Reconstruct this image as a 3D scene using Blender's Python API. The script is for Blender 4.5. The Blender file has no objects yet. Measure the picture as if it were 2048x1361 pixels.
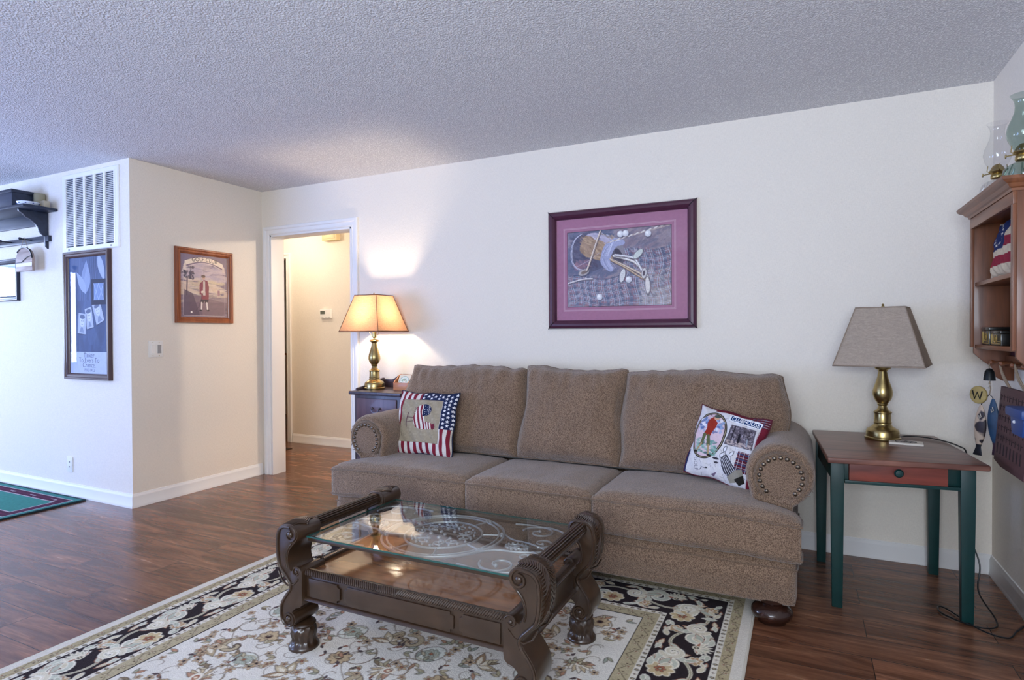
import bpy, bmesh, math, random
import numpy as np
from mathutils import Vector, Matrix, noise
random.seed(7)
PI = math.pi
SC = bpy.context.scene
COL = SC.collection

# ------------------------------------------------------------------ camera, light, exposure
def make_camera():
    f, yaw, pitch, roll = 1188.5, -.4536, -.011, -.0048
    cy, sy = math.cos(yaw), math.sin(yaw)
    F = Vector((sy*math.cos(pitch), cy*math.cos(pitch), math.sin(pitch)))
    r = Vector((cy, -sy, 0)); u = r.cross(F)
    r2 = r*math.cos(roll) + u*math.sin(roll); u2 = -r*math.sin(roll) + u*math.cos(roll)
    cd = bpy.data.cameras.new('camera'); cd.sensor_width = 36; cd.lens = f/2048*36; cd.clip_start = .05
    c = bpy.data.objects.new('camera', cd); COL.objects.link(c)
    m = Matrix(((r2.x, u2.x, -F.x, 4.1967), (r2.y, u2.y, -F.y, -3.6835), (r2.z, u2.z, -F.z, 1.2073), (0, 0, 0, 1)))
    c.matrix_world = m
    SC.camera = c
make_camera()
SC.view_settings.view_transform = 'Standard'; SC.view_settings.look = 'None'
SC.view_settings.gamma = 1; SC.view_settings.use_curve_mapping = False
SC.view_settings.exposure = 0.20
SC.cycles.use_denoising = True
SC.cycles.max_bounces = 10; SC.cycles.diffuse_bounces = 6; SC.cycles.glossy_bounces = 5
SC.cycles.transmission_bounces = 8; SC.cycles.transparent_max_bounces = 12
SC.cycles.sample_clamp_indirect = 6; SC.cycles.caustics_refractive = False; SC.cycles.caustics_reflective = False

W, D, H = 5.046, 1.127, 2.44         # right wall x, depth of the jutting wall, ceiling
XL, YR = -4.6, -5.6                   # unseen far-left wall, unseen rear wall

world = bpy.data.worlds.new('world'); SC.world = world; world.use_nodes = True
bg = world.node_tree.nodes['Background']; bg.inputs[0].default_value = (.62, .78, 1, 1); bg.inputs[1].default_value = 1.5

def area(name, loc, direction, sx, sy, power, color, spread=PI):
    l = bpy.data.lights.new(name, 'AREA'); l.shape = 'RECTANGLE'; l.size = sx; l.size_y = sy
    l.energy = power; l.color = color; l.spread = spread
    o = bpy.data.objects.new(name, l); COL.objects.link(o); o.location = loc
    o.rotation_euler = Vector(direction).to_track_quat('-Z', 'Y').to_euler()
    return o
def point(name, loc, power, color, r=.04):
    l = bpy.data.lights.new(name, 'POINT'); l.energy = power; l.color = color; l.shadow_soft_size = r
    o = bpy.data.objects.new(name, l); COL.objects.link(o); o.location = loc
    return o
# daylight through the patio door and windows of the rear and left walls (behind the camera)
area('daylight_patio_door', (-1.6, YR+.03, 1.10), (0.0, 1, 1.15), 2.5, 2.0, 205, (.29, .45, 1))
area('daylight_rear_window', (4.05, YR+.03, 1.5), (-.25, 1, .8), 1.6, 1.3, 140, (.76, .86, 1))
area('daylight_left_window', (XL+.03, -2.45, 1.45), (1, 0, 0), 1.5, 1.2, 115, (.50, .64, 1))
# lamps that are lit
point('table_lamp_bulb_light', (1.38, -.21, 1.33), 19, (1, .80, .58), .035)
point('hall_ceiling_light', (-.75, .60, 2.30), 17, (1, .84, .66), .10)
point('hall_wall_light', (1.95, 1.02, 2.20), 70, (1, .82, .64), .04)

# ------------------------------------------------------------------ materials
def lin(c):
    if isinstance(c, str):
        c = [int(c[i:i+2], 16)/255 for i in (1, 3, 5)]
    return tuple((x/12.92 if x <= .04045 else ((x+.055)/1.055)**2.4) for x in c)
MATS = {}
def mat(name, color='#808080', rough=.5, metal=0., spec=.5, coat=0., var=0., vscale=8., bump=0., bscale=60., stretch=(1, 1, 1), detail=4., sheen=0., trans=0., ior=1.45, coatr=.1):
    if name in MATS: return MATS[name]
    m = bpy.data.materials.new(name); m.use_nodes = True; MATS[name] = m
    nt = m.node_tree; b = nt.nodes['Principled BSDF']
    c = lin(color)
    b.inputs['Base Color'].default_value = (*c, 1)
    b.inputs['Roughness'].default_value = rough; b.inputs['Metallic'].default_value = metal
    b.inputs['Specular IOR Level'].default_value = spec; b.inputs['Coat Weight'].default_value = coat
    b.inputs['Coat Roughness'].default_value = coatr
    b.inputs['Sheen Weight'].default_value = sheen; b.inputs['Transmission Weight'].default_value = trans; b.inputs['IOR'].default_value = ior
    if var or bump:
        tc = nt.nodes.new('ShaderNodeTexCoord'); mp = nt.nodes.new('ShaderNodeMapping'); mp.inputs['Scale'].default_value = stretch
        nt.links.new(tc.outputs['Object'], mp.inputs[0])
    if var:
        n = nt.nodes.new('ShaderNodeTexNoise'); n.inputs['Scale'].default_value = vscale; n.inputs['Detail'].default_value = detail
        nt.links.new(mp.outputs[0], n.inputs['Vector'])
        r = nt.nodes.new('ShaderNodeValToRGB'); r.color_ramp.elements[0].position = .3; r.color_ramp.elements[1].position = .7
        r.color_ramp.elements[0].color = (*[x*(1-var) for x in c], 1); r.color_ramp.elements[1].color = (*[min(1, x*(1+var)) for x in c], 1)
        nt.links.new(n.outputs['Fac'], r.inputs[0]); nt.links.new(r.outputs[0], b.inputs['Base Color'])
    if bump:
        n = nt.nodes.new('ShaderNodeTexNoise'); n.inputs['Scale'].default_value = bscale; n.inputs['Detail'].default_value = 3
        nt.links.new(mp.outputs[0], n.inputs['Vector'])
        bp = nt.nodes.new('ShaderNodeBump'); bp.inputs['Strength'].default_value = 1; bp.inputs['Distance'].default_value = bump
        nt.links.new(n.outputs['Fac'], bp.inputs['Height']); nt.links.new(bp.outputs[0], b.inputs['Normal'])
    return m

def wall_mat():
    m = mat('cream_wallpaper', '#ebe3d6', .75, spec=.25)
    nt = m.node_tree; b = nt.nodes['Principled BSDF']
    tc = nt.nodes.new('ShaderNodeTexCoord'); hs = []
    for sc in ((60, 60, 520), (420, 420, 60)):
        mp = nt.nodes.new('ShaderNodeMapping'); mp.inputs['Scale'].default_value = sc
        n = nt.nodes.new('ShaderNodeTexNoise'); n.inputs['Scale'].default_value = 1; n.inputs['Detail'].default_value = 2
        nt.links.new(tc.outputs['Object'], mp.inputs[0]); nt.links.new(mp.outputs[0], n.inputs['Vector']); hs.append(n)
    a = nt.nodes.new('ShaderNodeMath'); a.operation = 'ADD'
    nt.links.new(hs[0].outputs['Fac'], a.inputs[0]); nt.links.new(hs[1].outputs['Fac'], a.inputs[1])
    bp = nt.nodes.new('ShaderNodeBump'); bp.inputs['Distance'].default_value = .0016; bp.inputs['Strength'].default_value = .8
    nt.links.new(a.outputs[0], bp.inputs['Height']); nt.links.new(bp.outputs[0], b.inputs['Normal'])
    r = nt.nodes.new('ShaderNodeMapRange'); r.inputs['From Min'].default_value = .6; r.inputs['From Max'].default_value = 1.4
    r.inputs['To Min'].default_value = .93; r.inputs['To Max'].default_value = 1.06
    nt.links.new(a.outputs[0], r.inputs[0])
    mx = nt.nodes.new('ShaderNodeMix'); mx.data_type = 'RGBA'; mx.blend_type = 'MULTIPLY'; mx.inputs[0].default_value = 1
    mx.inputs[6].default_value = (*lin('#ebe3d6'), 1); nt.links.new(r.outputs[0], mx.inputs[7]); nt.links.new(mx.outputs[2], b.inputs['Base Color'])
    return m
def ceiling_mat():
    m = mat('popcorn_ceiling', '#dcdadb', .95, spec=.1)
    nt = m.node_tree; b = nt.nodes['Principled BSDF']
    tc = nt.nodes.new('ShaderNodeTexCoord')
    n = nt.nodes.new('ShaderNodeTexNoise'); n.inputs['Scale'].default_value = 95; n.inputs['Detail'].default_value = 5; n.inputs['Roughness'].default_value = .65
    v = nt.nodes.new('ShaderNodeTexVoronoi'); v.inputs['Scale'].default_value = 120
    nt.links.new(tc.outputs['Object'], n.inputs['Vector']); nt.links.new(tc.outputs['Object'], v.inputs['Vector'])
    s = nt.nodes.new('ShaderNodeMath'); s.operation = 'SUBTRACT'; nt.links.new(n.outputs['Fac'], s.inputs[0]); nt.links.new(v.outputs['Distance'], s.inputs[1])
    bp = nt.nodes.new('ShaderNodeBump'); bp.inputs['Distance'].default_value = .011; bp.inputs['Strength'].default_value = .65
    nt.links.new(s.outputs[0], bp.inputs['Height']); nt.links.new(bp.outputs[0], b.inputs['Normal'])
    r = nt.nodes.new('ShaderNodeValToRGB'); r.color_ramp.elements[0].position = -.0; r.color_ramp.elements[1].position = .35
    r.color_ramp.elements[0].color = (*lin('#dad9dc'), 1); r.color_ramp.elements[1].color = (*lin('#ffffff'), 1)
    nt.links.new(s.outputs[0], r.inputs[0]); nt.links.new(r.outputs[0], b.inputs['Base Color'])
    return m
def floor_mat():
    m = mat('hand_scraped_planks', '#7a4a30', .3, spec=.5)
    nt = m.node_tree; b = nt.nodes['Principled BSDF']; L = nt.links
    tc = nt.nodes.new('ShaderNodeTexCoord')
    br = nt.nodes.new('ShaderNodeTexBrick'); br.offset = .37; br.inputs['Scale'].default_value = 1
    br.inputs['Brick Width'].default_value = 1.22; br.inputs['Row Height'].default_value = .163; br.inputs['Mortar Size'].default_value = .0016
    br.inputs['Mortar Smooth'].default_value = .3
    br.inputs['Color1'].default_value = (.0, .0, .0, 1); br.inputs['Color2'].default_value = (1, 1, 1, 1); br.inputs['Mortar'].default_value = (.5, .5, .5, 1)
    L.new(tc.outputs['Object'], br.inputs['Vector'])
    # every board gets its own slice of the grain
    sep = nt.nodes.new('ShaderNodeSeparateColor'); L.new(br.outputs['Color'], sep.inputs[0])
    cmb = nt.nodes.new('ShaderNodeCombineXYZ'); mu = nt.nodes.new('ShaderNodeMath'); mu.operation = 'MULTIPLY'; mu.inputs[1].default_value = 17
    L.new(sep.outputs[0], mu.inputs[0]); L.new(mu.outputs[0], cmb.inputs['Z'])
    ad = nt.nodes.new('ShaderNodeVectorMath'); ad.operation = 'ADD'; L.new(tc.outputs['Object'], ad.inputs[0]); L.new(cmb.outputs[0], ad.inputs[1])
    mp = nt.nodes.new('ShaderNodeMapping'); mp.inputs['Scale'].default_value = (1.3, 9, 1); L.new(ad.outputs[0], mp.inputs[0])
    n = nt.nodes.new('ShaderNodeTexNoise'); n.inputs['Scale'].default_value = 1.6; n.inputs['Detail'].default_value = 7; n.inputs['Roughness'].default_value = .62; n.inputs['Distortion'].default_value = .9
    L.new(mp.outputs[0], n.inputs['Vector'])
    mp2 = nt.nodes.new('ShaderNodeMapping'); mp2.inputs['Scale'].default_value = (5, 90, 1); L.new(ad.outputs[0], mp2.inputs[0])
    n2 = nt.nodes.new('ShaderNodeTexNoise'); n2.inputs['Scale'].default_value = 1; n2.inputs['Detail'].default_value = 4; n2.inputs['Distortion'].default_value = .8
    L.new(mp2.outputs[0], n2.inputs['Vector'])
    r = nt.nodes.new('ShaderNodeValToRGB'); e = r.color_ramp.elements
    e[0].position = .25; e[0].color = (*lin('#422619'), 1); e[1].position = .80; e[1].color = (*lin('#aa7a5a'), 1)
    k = e.new(.46); k.color = (*lin('#66412e'), 1); k = e.new(.58); k.color = (*lin('#80543c'), 1)
    L.new(n.outputs['Fac'], r.inputs[0])
    mx = nt.nodes.new('ShaderNodeMix'); mx.data_type = 'RGBA'; mx.blend_type = 'OVERLAY'; mx.inputs[0].default_value = .40
    L.new(r.outputs[0], mx.inputs[6]); L.new(n2.outputs['Fac'], mx.inputs[7])
    vr = nt.nodes.new('ShaderNodeMapRange'); vr.inputs['To Min'].default_value = .82; vr.inputs['To Max'].default_value = 1.15; L.new(sep.outputs[0], vr.inputs[0])
    m2 = nt.nodes.new('ShaderNodeMix'); m2.data_type = 'RGBA'; m2.blend_type = 'MULTIPLY'; m2.inputs[0].default_value = 1
    L.new(mx.outputs[2], m2.inputs[6]); L.new(vr.outputs[0], m2.inputs[7])
    m3 = nt.nodes.new('ShaderNodeMix'); m3.data_type = 'RGBA'; L.new(br.outputs['Fac'], m3.inputs[0]); L.new(m2.outputs[2], m3.inputs[6]); m3.inputs[7].default_value = (.02, .01, .008, 1)
    L.new(m3.outputs[2], b.inputs['Base Color'])
    rr = nt.nodes.new('ShaderNodeMapRange'); rr.inputs['To Min'].default_value = .13; rr.inputs['To Max'].default_value = .34; L.new(n.outputs['Fac'], rr.inputs[0]); L.new(rr.outputs[0], b.inputs['Roughness'])
    su = nt.nodes.new('ShaderNodeMath'); su.operation = 'SUBTRACT'; L.new(n.outputs['Fac'], su.inputs[0]); L.new(br.outputs['Fac'], su.inputs[1])
    bp = nt.nodes.new('ShaderNodeBump'); bp.inputs['Distance'].default_value = .0035; bp.inputs['Strength'].default_value = .7
    L.new(su.outputs[0], bp.inputs['Height']); L.new(bp.outputs[0], b.inputs['Normal'])
    return m
def fabric_mat(name, c1, c2, scale=330, bump=.0022, rough=.95):
    m = mat(name, c1, rough, spec=.15, sheen=.35)
    nt = m.node_tree; b = nt.nodes['Principled BSDF']; L = nt.links
    tc = nt.nodes.new('ShaderNodeTexCoord')
    n = nt.nodes.new('ShaderNodeTexNoise'); n.inputs['Scale'].default_value = scale; n.inputs['Detail'].default_value = 2
    v = nt.nodes.new('ShaderNodeTexVoronoi'); v.inputs['Scale'].default_value = scale*.8
    n3 = nt.nodes.new('ShaderNodeTexNoise'); n3.inputs['Scale'].default_value = 6
    for q in (n, v, n3): L.new(tc.outputs['Object'], q.inputs['Vector'])
    r = nt.nodes.new('ShaderNodeValToRGB'); r.color_ramp.elements[0].position = .38; r.color_ramp.elements[1].position = .62
    r.color_ramp.elements[0].color = (*lin(c1), 1); r.color_ramp.elements[1].color = (*lin(c2), 1)
    L.new(n.outputs['Fac'], r.inputs[0])
    mr = nt.nodes.new('ShaderNodeMapRange'); mr.inputs['To Min'].default_value = .85; mr.inputs['To Max'].default_value = 1.15; L.new(n3.outputs['Fac'], mr.inputs[0])
    mx = nt.nodes.new('ShaderNodeMix'); mx.data_type = 'RGBA'; mx.blend_type = 'MULTIPLY'; mx.inputs[0].default_value = 1
    L.new(r.outputs[0], mx.inputs[6]); L.new(mr.outputs[0], mx.inputs[7]); L.new(mx.outputs[2], b.inputs['Base Color'])
    bp = nt.nodes.new('ShaderNodeBump'); bp.inputs['Distance'].default_value = bump; bp.inputs['Strength'].default_value = .8
    L.new(v.outputs['Distance'], bp.inputs['Height']); L.new(bp.outputs[0], b.inputs['Normal'])
    return m
def attr_mat(name, rough=.9, bump=0, bscale=300, coat=0):
    m = mat(name, '#808080', rough, spec=.2)
    nt = m.node_tree; b = nt.nodes['Principled BSDF']
    a = nt.nodes.new('ShaderNodeAttribute'); a.attribute_name = 'dye'
    nt.links.new(a.outputs['Color'], b.inputs['Base Color'])
    if bump:
        tc = nt.nodes.new('ShaderNodeTexCoord'); n = nt.nodes.new('ShaderNodeTexNoise'); n.inputs['Scale'].default_value = bscale
        nt.links.new(tc.outputs['Object'], n.inputs['Vector'])
        bp = nt.nodes.new('ShaderNodeBump'); bp.inputs['Distance'].default_value = bump; nt.links.new(n.outputs['Fac'], bp.inputs['Height']); nt.links.new(bp.outputs[0], b.inputs['Normal'])
    return m
def wood_mat(name, c1, c2, rough=.35, axis='x', coat=.2, scale=1.):
    m = mat(name, c1, rough, coat=coat)
    nt = m.node_tree; b = nt.nodes['Principled BSDF']; L = nt.links
    tc = nt.nodes.new('ShaderNodeTexCoord'); mp = nt.nodes.new('ShaderNodeMapping')
    mp.inputs['Scale'].default_value = {'x': (2, 22, 22), 'y': (22, 2, 22), 'z': (22, 22, 2)}[axis]
    L.new(tc.outputs['Object'], mp.inputs[0])
    n = nt.nodes.new('ShaderNodeTexNoise'); n.inputs['Scale'].default_value = scale; n.inputs['Detail'].default_value = 6; n.inputs['Distortion'].default_value = .9
    L.new(mp.outputs[0], n.inputs['Vector'])
    r = nt.nodes.new('ShaderNodeValToRGB'); r.color_ramp.elements[0].position = .32; r.color_ramp.elements[1].position = .68
    r.color_ramp.elements[0].color = (*lin(c1), 1); r.color_ramp.elements[1].color = (*lin(c2), 1)
    L.new(n.outputs['Fac'], r.inputs[0]); L.new(r.outputs[0], b.inputs['Base Color'])
    return m
def glass_mat(name, color=(1, 1, 1), rough=0.0, n=1.5):
    """thin clear glass: transparent seen straight, mirror-like at a glance"""
    if name in MATS: return MATS[name]
    m = bpy.data.materials.new(name); m.use_nodes = True; MATS[name] = m
    nt = m.node_tree; nt.nodes.clear(); L = nt.links
    o = nt.nodes.new('ShaderNodeOutputMaterial'); t = nt.nodes.new('ShaderNodeBsdfTransparent'); g = nt.nodes.new('ShaderNodeBsdfGlossy')
    t.inputs[0].default_value = (*color, 1); g.inputs['Roughness'].default_value = rough
    f = nt.nodes.new('ShaderNodeFresnel'); ge = nt.nodes.new('ShaderNodeNewGeometry')
    io = nt.nodes.new('ShaderNodeMix'); L.new(ge.outputs['Backfacing'], io.inputs[0]); io.inputs[2].default_value = n; io.inputs[3].default_value = 1/n; L.new(io.outputs[0], f.inputs[0])
    mx = nt.nodes.new('ShaderNodeMixShader'); L.new(f.outputs[0], mx.inputs[0]); L.new(t.outputs[0], mx.inputs[1]); L.new(g.outputs[0], mx.inputs[2]); L.new(mx.outputs[0], o.inputs[0])
    return m

# ------------------------------------------------------------------ object helpers
def tag(o, label=None, cat=None, group=None, kind=None):
    if label: o['label'] = label
    if cat: o['category'] = cat
    if group: o['group'] = group
    if kind: o['kind'] = kind
    return o
def thing(name, label, cat, loc=(0, 0, 0), rz=0., group=None):
    o = bpy.data.objects.new(name, None); COL.objects.link(o); o.location = loc; o.rotation_euler = (0, 0, rz); o.empty_display_size = .1
    return tag(o, label, cat, group)
class MB:
    def __init__(s): s.v = []; s.f = []; s.mi = []
    def add(s, v, f, mi=0):
        k = len(s.v); s.v += [tuple(p) for p in v]; s.f += [tuple(i+k for i in q) for q in f]; s.mi += [mi]*len(f); return s
    def box(s, x0, x1, y0, y1, z0, z1, mi=0):
        v = [(x, y, z) for x in (x0, x1) for y in (y0, y1) for z in (z0, z1)]
        return s.add(v, [(0, 1, 3, 2), (4, 6, 7, 5), (0, 4, 5, 1), (2, 3, 7, 6), (0, 2, 6, 4), (1, 5, 7, 3)], mi)
    def prism(s, pts, d0, d1, plane='xz', mi=0):
        n = len(pts)
        def P(a, b, d): return {'xz': (a, d, b), 'yz': (d, a, b), 'xy': (a, b, d)}[plane]
        v = [P(a, b, d0) for a, b in pts] + [P(a, b, d1) for a, b in pts]
        f = [tuple(range(n)), tuple(range(2*n-1, n-1, -1))] + [(i, (i+1) % n, n+(i+1) % n, n+i) for i in range(n)]
        return s.add(v, f, mi)
    def lathe(s, prof, c=(0, 0, 0), n=32, axis='z', mi=0, cap=True, a0=0., rx=1., ry=1.):
        v = []; f = []; m = len(prof)
        for r, h in prof:
            for k in range(n):
                a = 2*PI*k/n+a0; p = (r*math.cos(a)*rx, r*math.sin(a)*ry, h)
                if axis == 'x': p = (h, p[0], p[1])
                if axis == 'y': p = (p[0], h, p[1])
                v.append((p[0]+c[0], p[1]+c[1], p[2]+c[2]))
        for i in range(m-1):
            for k in range(n): f.append((i*n+k, i*n+(k+1) % n, (i+1)*n+(k+1) % n, (i+1)*n+k))
        if cap: f.append(tuple(range(n-1, -1, -1))); f.append(tuple((m-1)*n+k for k in range(n)))
        return s.add(v, f, mi)
    def tube(s, pts, r, n=8, closed=False, mi=0, cap=True):
        P = [Vector(p) for p in pts]; m = len(P)
        R = r if hasattr(r, '__len__') else [r]*m
        T = []
        for i in range(m):
            a = P[(i-1) % m] if (closed or i > 0) else P[i]; b = P[(i+1) % m] if (closed or i < m-1) else P[i]
            t = (b-a); T.append(t.normalized() if t.length > 1e-9 else Vector((0, 0, 1)))
        N = T[0].orthogonal().normalized(); v = []; f = []
        for i in range(m):
            N = (N - T[i]*N.dot(T[i])); N = N.normalized() if N.length > 1e-6 else T[i].orthogonal().normalized()
            Bn = T[i].cross(N)
            for k in range(n):
                a = 2*PI*k/n; v.append(P[i]+(N*math.cos(a)+Bn*math.sin(a))*R[i])
        for i in range(m if closed else m-1):
            j = (i+1) % m
            for k in range(n): f.append((i*n+k, i*n+(k+1) % n, j*n+(k+1) % n, j*n+k))
        if cap and not closed: f.append(tuple(range(n-1, -1, -1))); f.append(tuple((m-1)*n+k for k in range(n)))
        return s.add(v, f, mi)
    def ball(s, c, r, n=10, sx=1, sy=1, sz=1, mi=0):
        prof = [(max(1e-4, math.sin(PI*i/n)), -math.cos(PI*i/n)) for i in range(n+1)]
        v = []; f = []; q = 2*n
        for a, h in prof:
            for k in range(q): t = 2*PI*k/q; v.append((c[0]+r*sx*a*math.cos(t), c[1]+r*sy*a*math.sin(t), c[2]+r*sz*h))
        for i in range(n):
            for k in range(q): f.append((i*q+k, i*q+(k+1) % q, (i+1)*q+(k+1) % q, (i+1)*q+k))
        return s.add(v, f, mi)
    def grid(s, fn, nu, nv, mi=0, closeu=False):
        v = [fn(i/nu, j/nv) for j in range(nv+1) for i in range(nu+1)]
        f = [(j*(nu+1)+i, j*(nu+1)+i+1, (j+1)*(nu+1)+i+1, (j+1)*(nu+1)+i) for j in range(nv) for i in range(nu)]
        return s.add(v, f, mi)
    def xf(s, M):
        s.v = [tuple(M @ Vector(p)) for p in s.v]; return s
    def build(s, name, mats, parent=None, bevel=0., smooth=True, angle=35., weld=False, bseg=2):
        me = bpy.data.meshes.new(name); me.from_pydata(s.v, [], s.f)
        for m in (mats if isinstance(mats, (list, tuple)) else [mats]): me.materials.append(m)
        if max(s.mi, default=0) > 0: me.polygons.foreach_set('material_index', s.mi)
        bm = bmesh.new(); bm.from_mesh(me)
        if weld: bmesh.ops.remove_doubles(bm, verts=bm.verts, dist=1e-5)
        bmesh.ops.recalc_face_normals(bm, faces=bm.faces)
        if bevel:
            ed = [e for e in bm.edges if len(e.link_faces) == 2 and e.calc_face_angle(0) > math.radians(30)]
            bmesh.ops.bevel(bm, geom=ed, offset=bevel, segments=bseg, affect='EDGES', profile=.6, clamp_overlap=True)
        bm.to_mesh(me); bm.free()
        if smooth:
            me.shade_smooth(); me.set_sharp_from_angle(angle=math.radians(angle))
        o = bpy.data.objects.new(name, me); COL.objects.link(o)
        if parent: o.parent = parent
        return o
def bezier(pts, n=8, closed=False):
    """Catmull-Rom through pts"""
    P = [Vector(p) for p in pts]; m = len(P); out = []
    for i in range(m if closed else m-1):
        if closed: a, b, c, d = P[(i-1) % m], P[i], P[(i+1) % m], P[(i+2) % m]
        else: a, b, c, d = P[max(i-1, 0)], P[i], P[i+1], P[min(i+2, m-1)]
        for k in range(n):
            t = k/n; out.append(.5*((2*b)+(c-a)*t+(2*a-5*b+4*c-d)*t*t+(3*b-a-3*c+d)*t**3))
    if not closed: out.append(P[-1])
    return out
def struct(mb, name, m, **k):
    o = mb.build(name, m, **k); o['kind'] = 'structure'; return o

# ------------------------------------------------------------------ woven / printed pattern painter
class Canvas:
    """w x h metres at res points per metre; colours are dye colours, read by the mesh attribute «dye»"""
    def __init__(s, w, h, res, color):
        s.w, s.h, s.res = w, h, res; s.nx = int(round(w*res))+1; s.ny = int(round(h*res))+1
        s.a = np.empty((s.ny, s.nx, 3), np.float32); s.a[:] = lin(color)
    def win(s, x0, x1, y0, y1):
        i0 = max(0, int(math.floor(x0*s.res))-1); i1 = min(s.nx, int(math.ceil(x1*s.res))+2)
        j0 = max(0, int(math.floor(y0*s.res))-1); j1 = min(s.ny, int(math.ceil(y1*s.res))+2)
        if i0 >= i1 or j0 >= j1: return None
        X, Y = np.meshgrid(np.arange(i0, i1)/s.res, np.arange(j0, j1)/s.res)
        return (slice(j0, j1), slice(i0, i1)), X, Y
    def put(s, sl, mask, color):
        m = np.clip(mask, 0, 1)[..., None].astype(np.float32); s.a[sl] = s.a[sl]*(1-m)+np.array(lin(color), np.float32)*m
    def rect(s, x0, x1, y0, y1, c, al=1.):
        w = s.win(x0, x1, y0, y1)
        if w: s.put(w[0], ((w[1] >= x0) & (w[1] <= x1) & (w[2] >= y0) & (w[2] <= y1))*al, c)
    def ell(s, cx, cy, rx, ry, c, ang=0, al=1.):
        R = max(rx, ry); w = s.win(cx-R, cx+R, cy-R, cy+R)
        if not w: return
        sl, X, Y = w; X = X-cx; Y = Y-cy; ca, sa = math.cos(ang), math.sin(ang)
        u = (X*ca+Y*sa)/rx; v = (-X*sa+Y*ca)/ry
        s.put(sl, np.clip((1-np.sqrt(u*u+v*v))*min(rx, ry)*s.res+.5, 0, 1)*al, c)
    def poly(s, pts, c, al=1.):
        xs = [p[0] for p in pts]; ys = [p[1] for p in pts]; w = s.win(min(xs), max(xs), min(ys), max(ys))
        if not w: return
        sl, X, Y = w; ins = np.zeros(X.shape, bool); n = len(pts)
        for i in range(n):
            x1, y1 = pts[i][:2]; x2, y2 = pts[(i+1) % n][:2]
            if y1 == y2: continue
            cnd = ((y1 > Y) != (y2 > Y)) & (X < (x2-x1)*(Y-y1)/(y2-y1)+x1); ins ^= cnd
        s.put(sl, ins*al, c)
    def line(s, pts, wd, c, al=1.):
        for (x1, y1), (x2, y2) in zip([p[:2] for p in pts[:-1]], [p[:2] for p in pts[1:]]):
            w = s.win(min(x1, x2)-wd, max(x1, x2)+wd, min(y1, y2)-wd, max(y1, y2)+wd)
            if not w: continue
            sl, X, Y = w; dx, dy = x2-x1, y2-y1; q = dx*dx+dy*dy+1e-12
            t = np.clip(((X-x1)*dx+(Y-y1)*dy)/q, 0, 1); d = np.hypot(X-x1-t*dx, Y-y1-t*dy)
            s.put(sl, np.clip((wd/2-d)*s.res+.5, 0, 1)*al, c)
    def leaf(s, cx, cy, L, wd, ang, c, out=None, ow=.003):
        pts = []
        for sg in (1, -1):
            for k in range(9):
                t = k/8 if sg == 1 else 1-k/8
                u = t*L; v = sg*wd/2*math.sin(PI*t**.8)
                pts.append((cx+u*math.cos(ang)-v*math.sin(ang), cy+u*math.sin(ang)+v*math.cos(ang)))
        s.poly(pts, c)
        if out: s.line(pts+[pts[0]], ow, out)
    def flower(s, cx, cy, r, n, c, out, mid, a0=0.):
        for k in range(n):
            a = a0+2*PI*k/n; s.ell(cx+.62*r*math.cos(a), cy+.62*r*math.sin(a), .42*r, .33*r, out, a)
        for k in range(n):
            a = a0+2*PI*k/n; s.ell(cx+.62*r*math.cos(a), cy+.62*r*math.sin(a), .34*r, .24*r, c, a)
        s.ell(cx, cy, .3*r, .3*r, out); s.ell(cx, cy, .2*r, .2*r, mid)
    def text(s, body, cx, cy, size, c, ang=0., arc=None, al=1., maxw=None):
        cu = bpy.data.curves.new('t', 'FONT'); cu.body = body; cu.align_x = 'CENTER'; cu.align_y = 'CENTER'; cu.size = size; cu.resolution_u = 3
        o = bpy.data.objects.new('t', cu); COL.objects.link(o)
        me = o.to_mesh(); vs = [v.co.copy() for v in me.vertices]; ps = [tuple(p.vertices) for p in me.polygons]; o.to_mesh_clear()
        COL.objects.unlink(o); bpy.data.objects.remove(o); bpy.data.curves.remove(cu)
        if not vs: return
        wx = max(v.x for v in vs)-min(v.x for v in vs); k = min(1, maxw/wx) if maxw else 1
        def T(v):
            x, y = v.x*k, v.y
            if arc: a = x/arc; x, y = (arc+y)*math.sin(a), (arc+y)*math.cos(a)-arc
            return (cx+x*math.cos(ang)-y*math.sin(ang), cy+x*math.sin(ang)+y*math.cos(ang))
        for p in ps: s.poly([T(vs[i]) for i in p], c, al)
    def mottle(s, amt, scale, seed=0):
        rng = np.random.RandomState(seed); g = rng.rand(max(3, int(s.ny/scale))+2, max(3, int(s.nx/scale))+2)
        yy = np.linspace(0, g.shape[0]-1.001, s.ny); xx = np.linspace(0, g.shape[1]-1.001, s.nx)
        j = yy.astype(int); i = xx.astype(int); fy = (yy-j)[:, None]; fx = (xx-i)[None]
        z = (g[j][:, i]*(1-fy)*(1-fx)+g[j+1][:, i]*fy*(1-fx)+g[j][:, i+1]*(1-fy)*fx+g[j+1][:, i+1]*fy*fx)
        s.a *= (1+(z-.5)*2*amt)[..., None].astype(np.float32)
    def mesh(s, name, fn, m, parent=None, back=None):
        """fn(U, V) -> (nv,3) positions for arrays of canvas metres"""
        X, Y = np.meshgrid(np.arange(s.nx)/s.res, np.arange(s.ny)/s.res)
        P = fn(X.ravel(), Y.ravel()).astype(np.float32)
        me = bpy.data.meshes.new(name); nv = s.nx*s.ny; me.vertices.add(nv); me.vertices.foreach_set('co', P.ravel())
        I = (np.arange(s.ny-1)[:, None]*s.nx+np.arange(s.nx-1)[None]).ravel(); nf = len(I)
        q = np.stack([I, I+1, I+1+s.nx, I+s.nx], 1).astype(np.int32)
        me.loops.add(nf*4); me.loops.foreach_set('vertex_index', q.ravel())
        me.polygons.add(nf); me.polygons.foreach_set('loop_start', np.arange(nf, dtype=np.int32)*4)
        me.update(calc_edges=True); me.polygons.foreach_set('use_smooth', np.ones(nf, bool))
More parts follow.
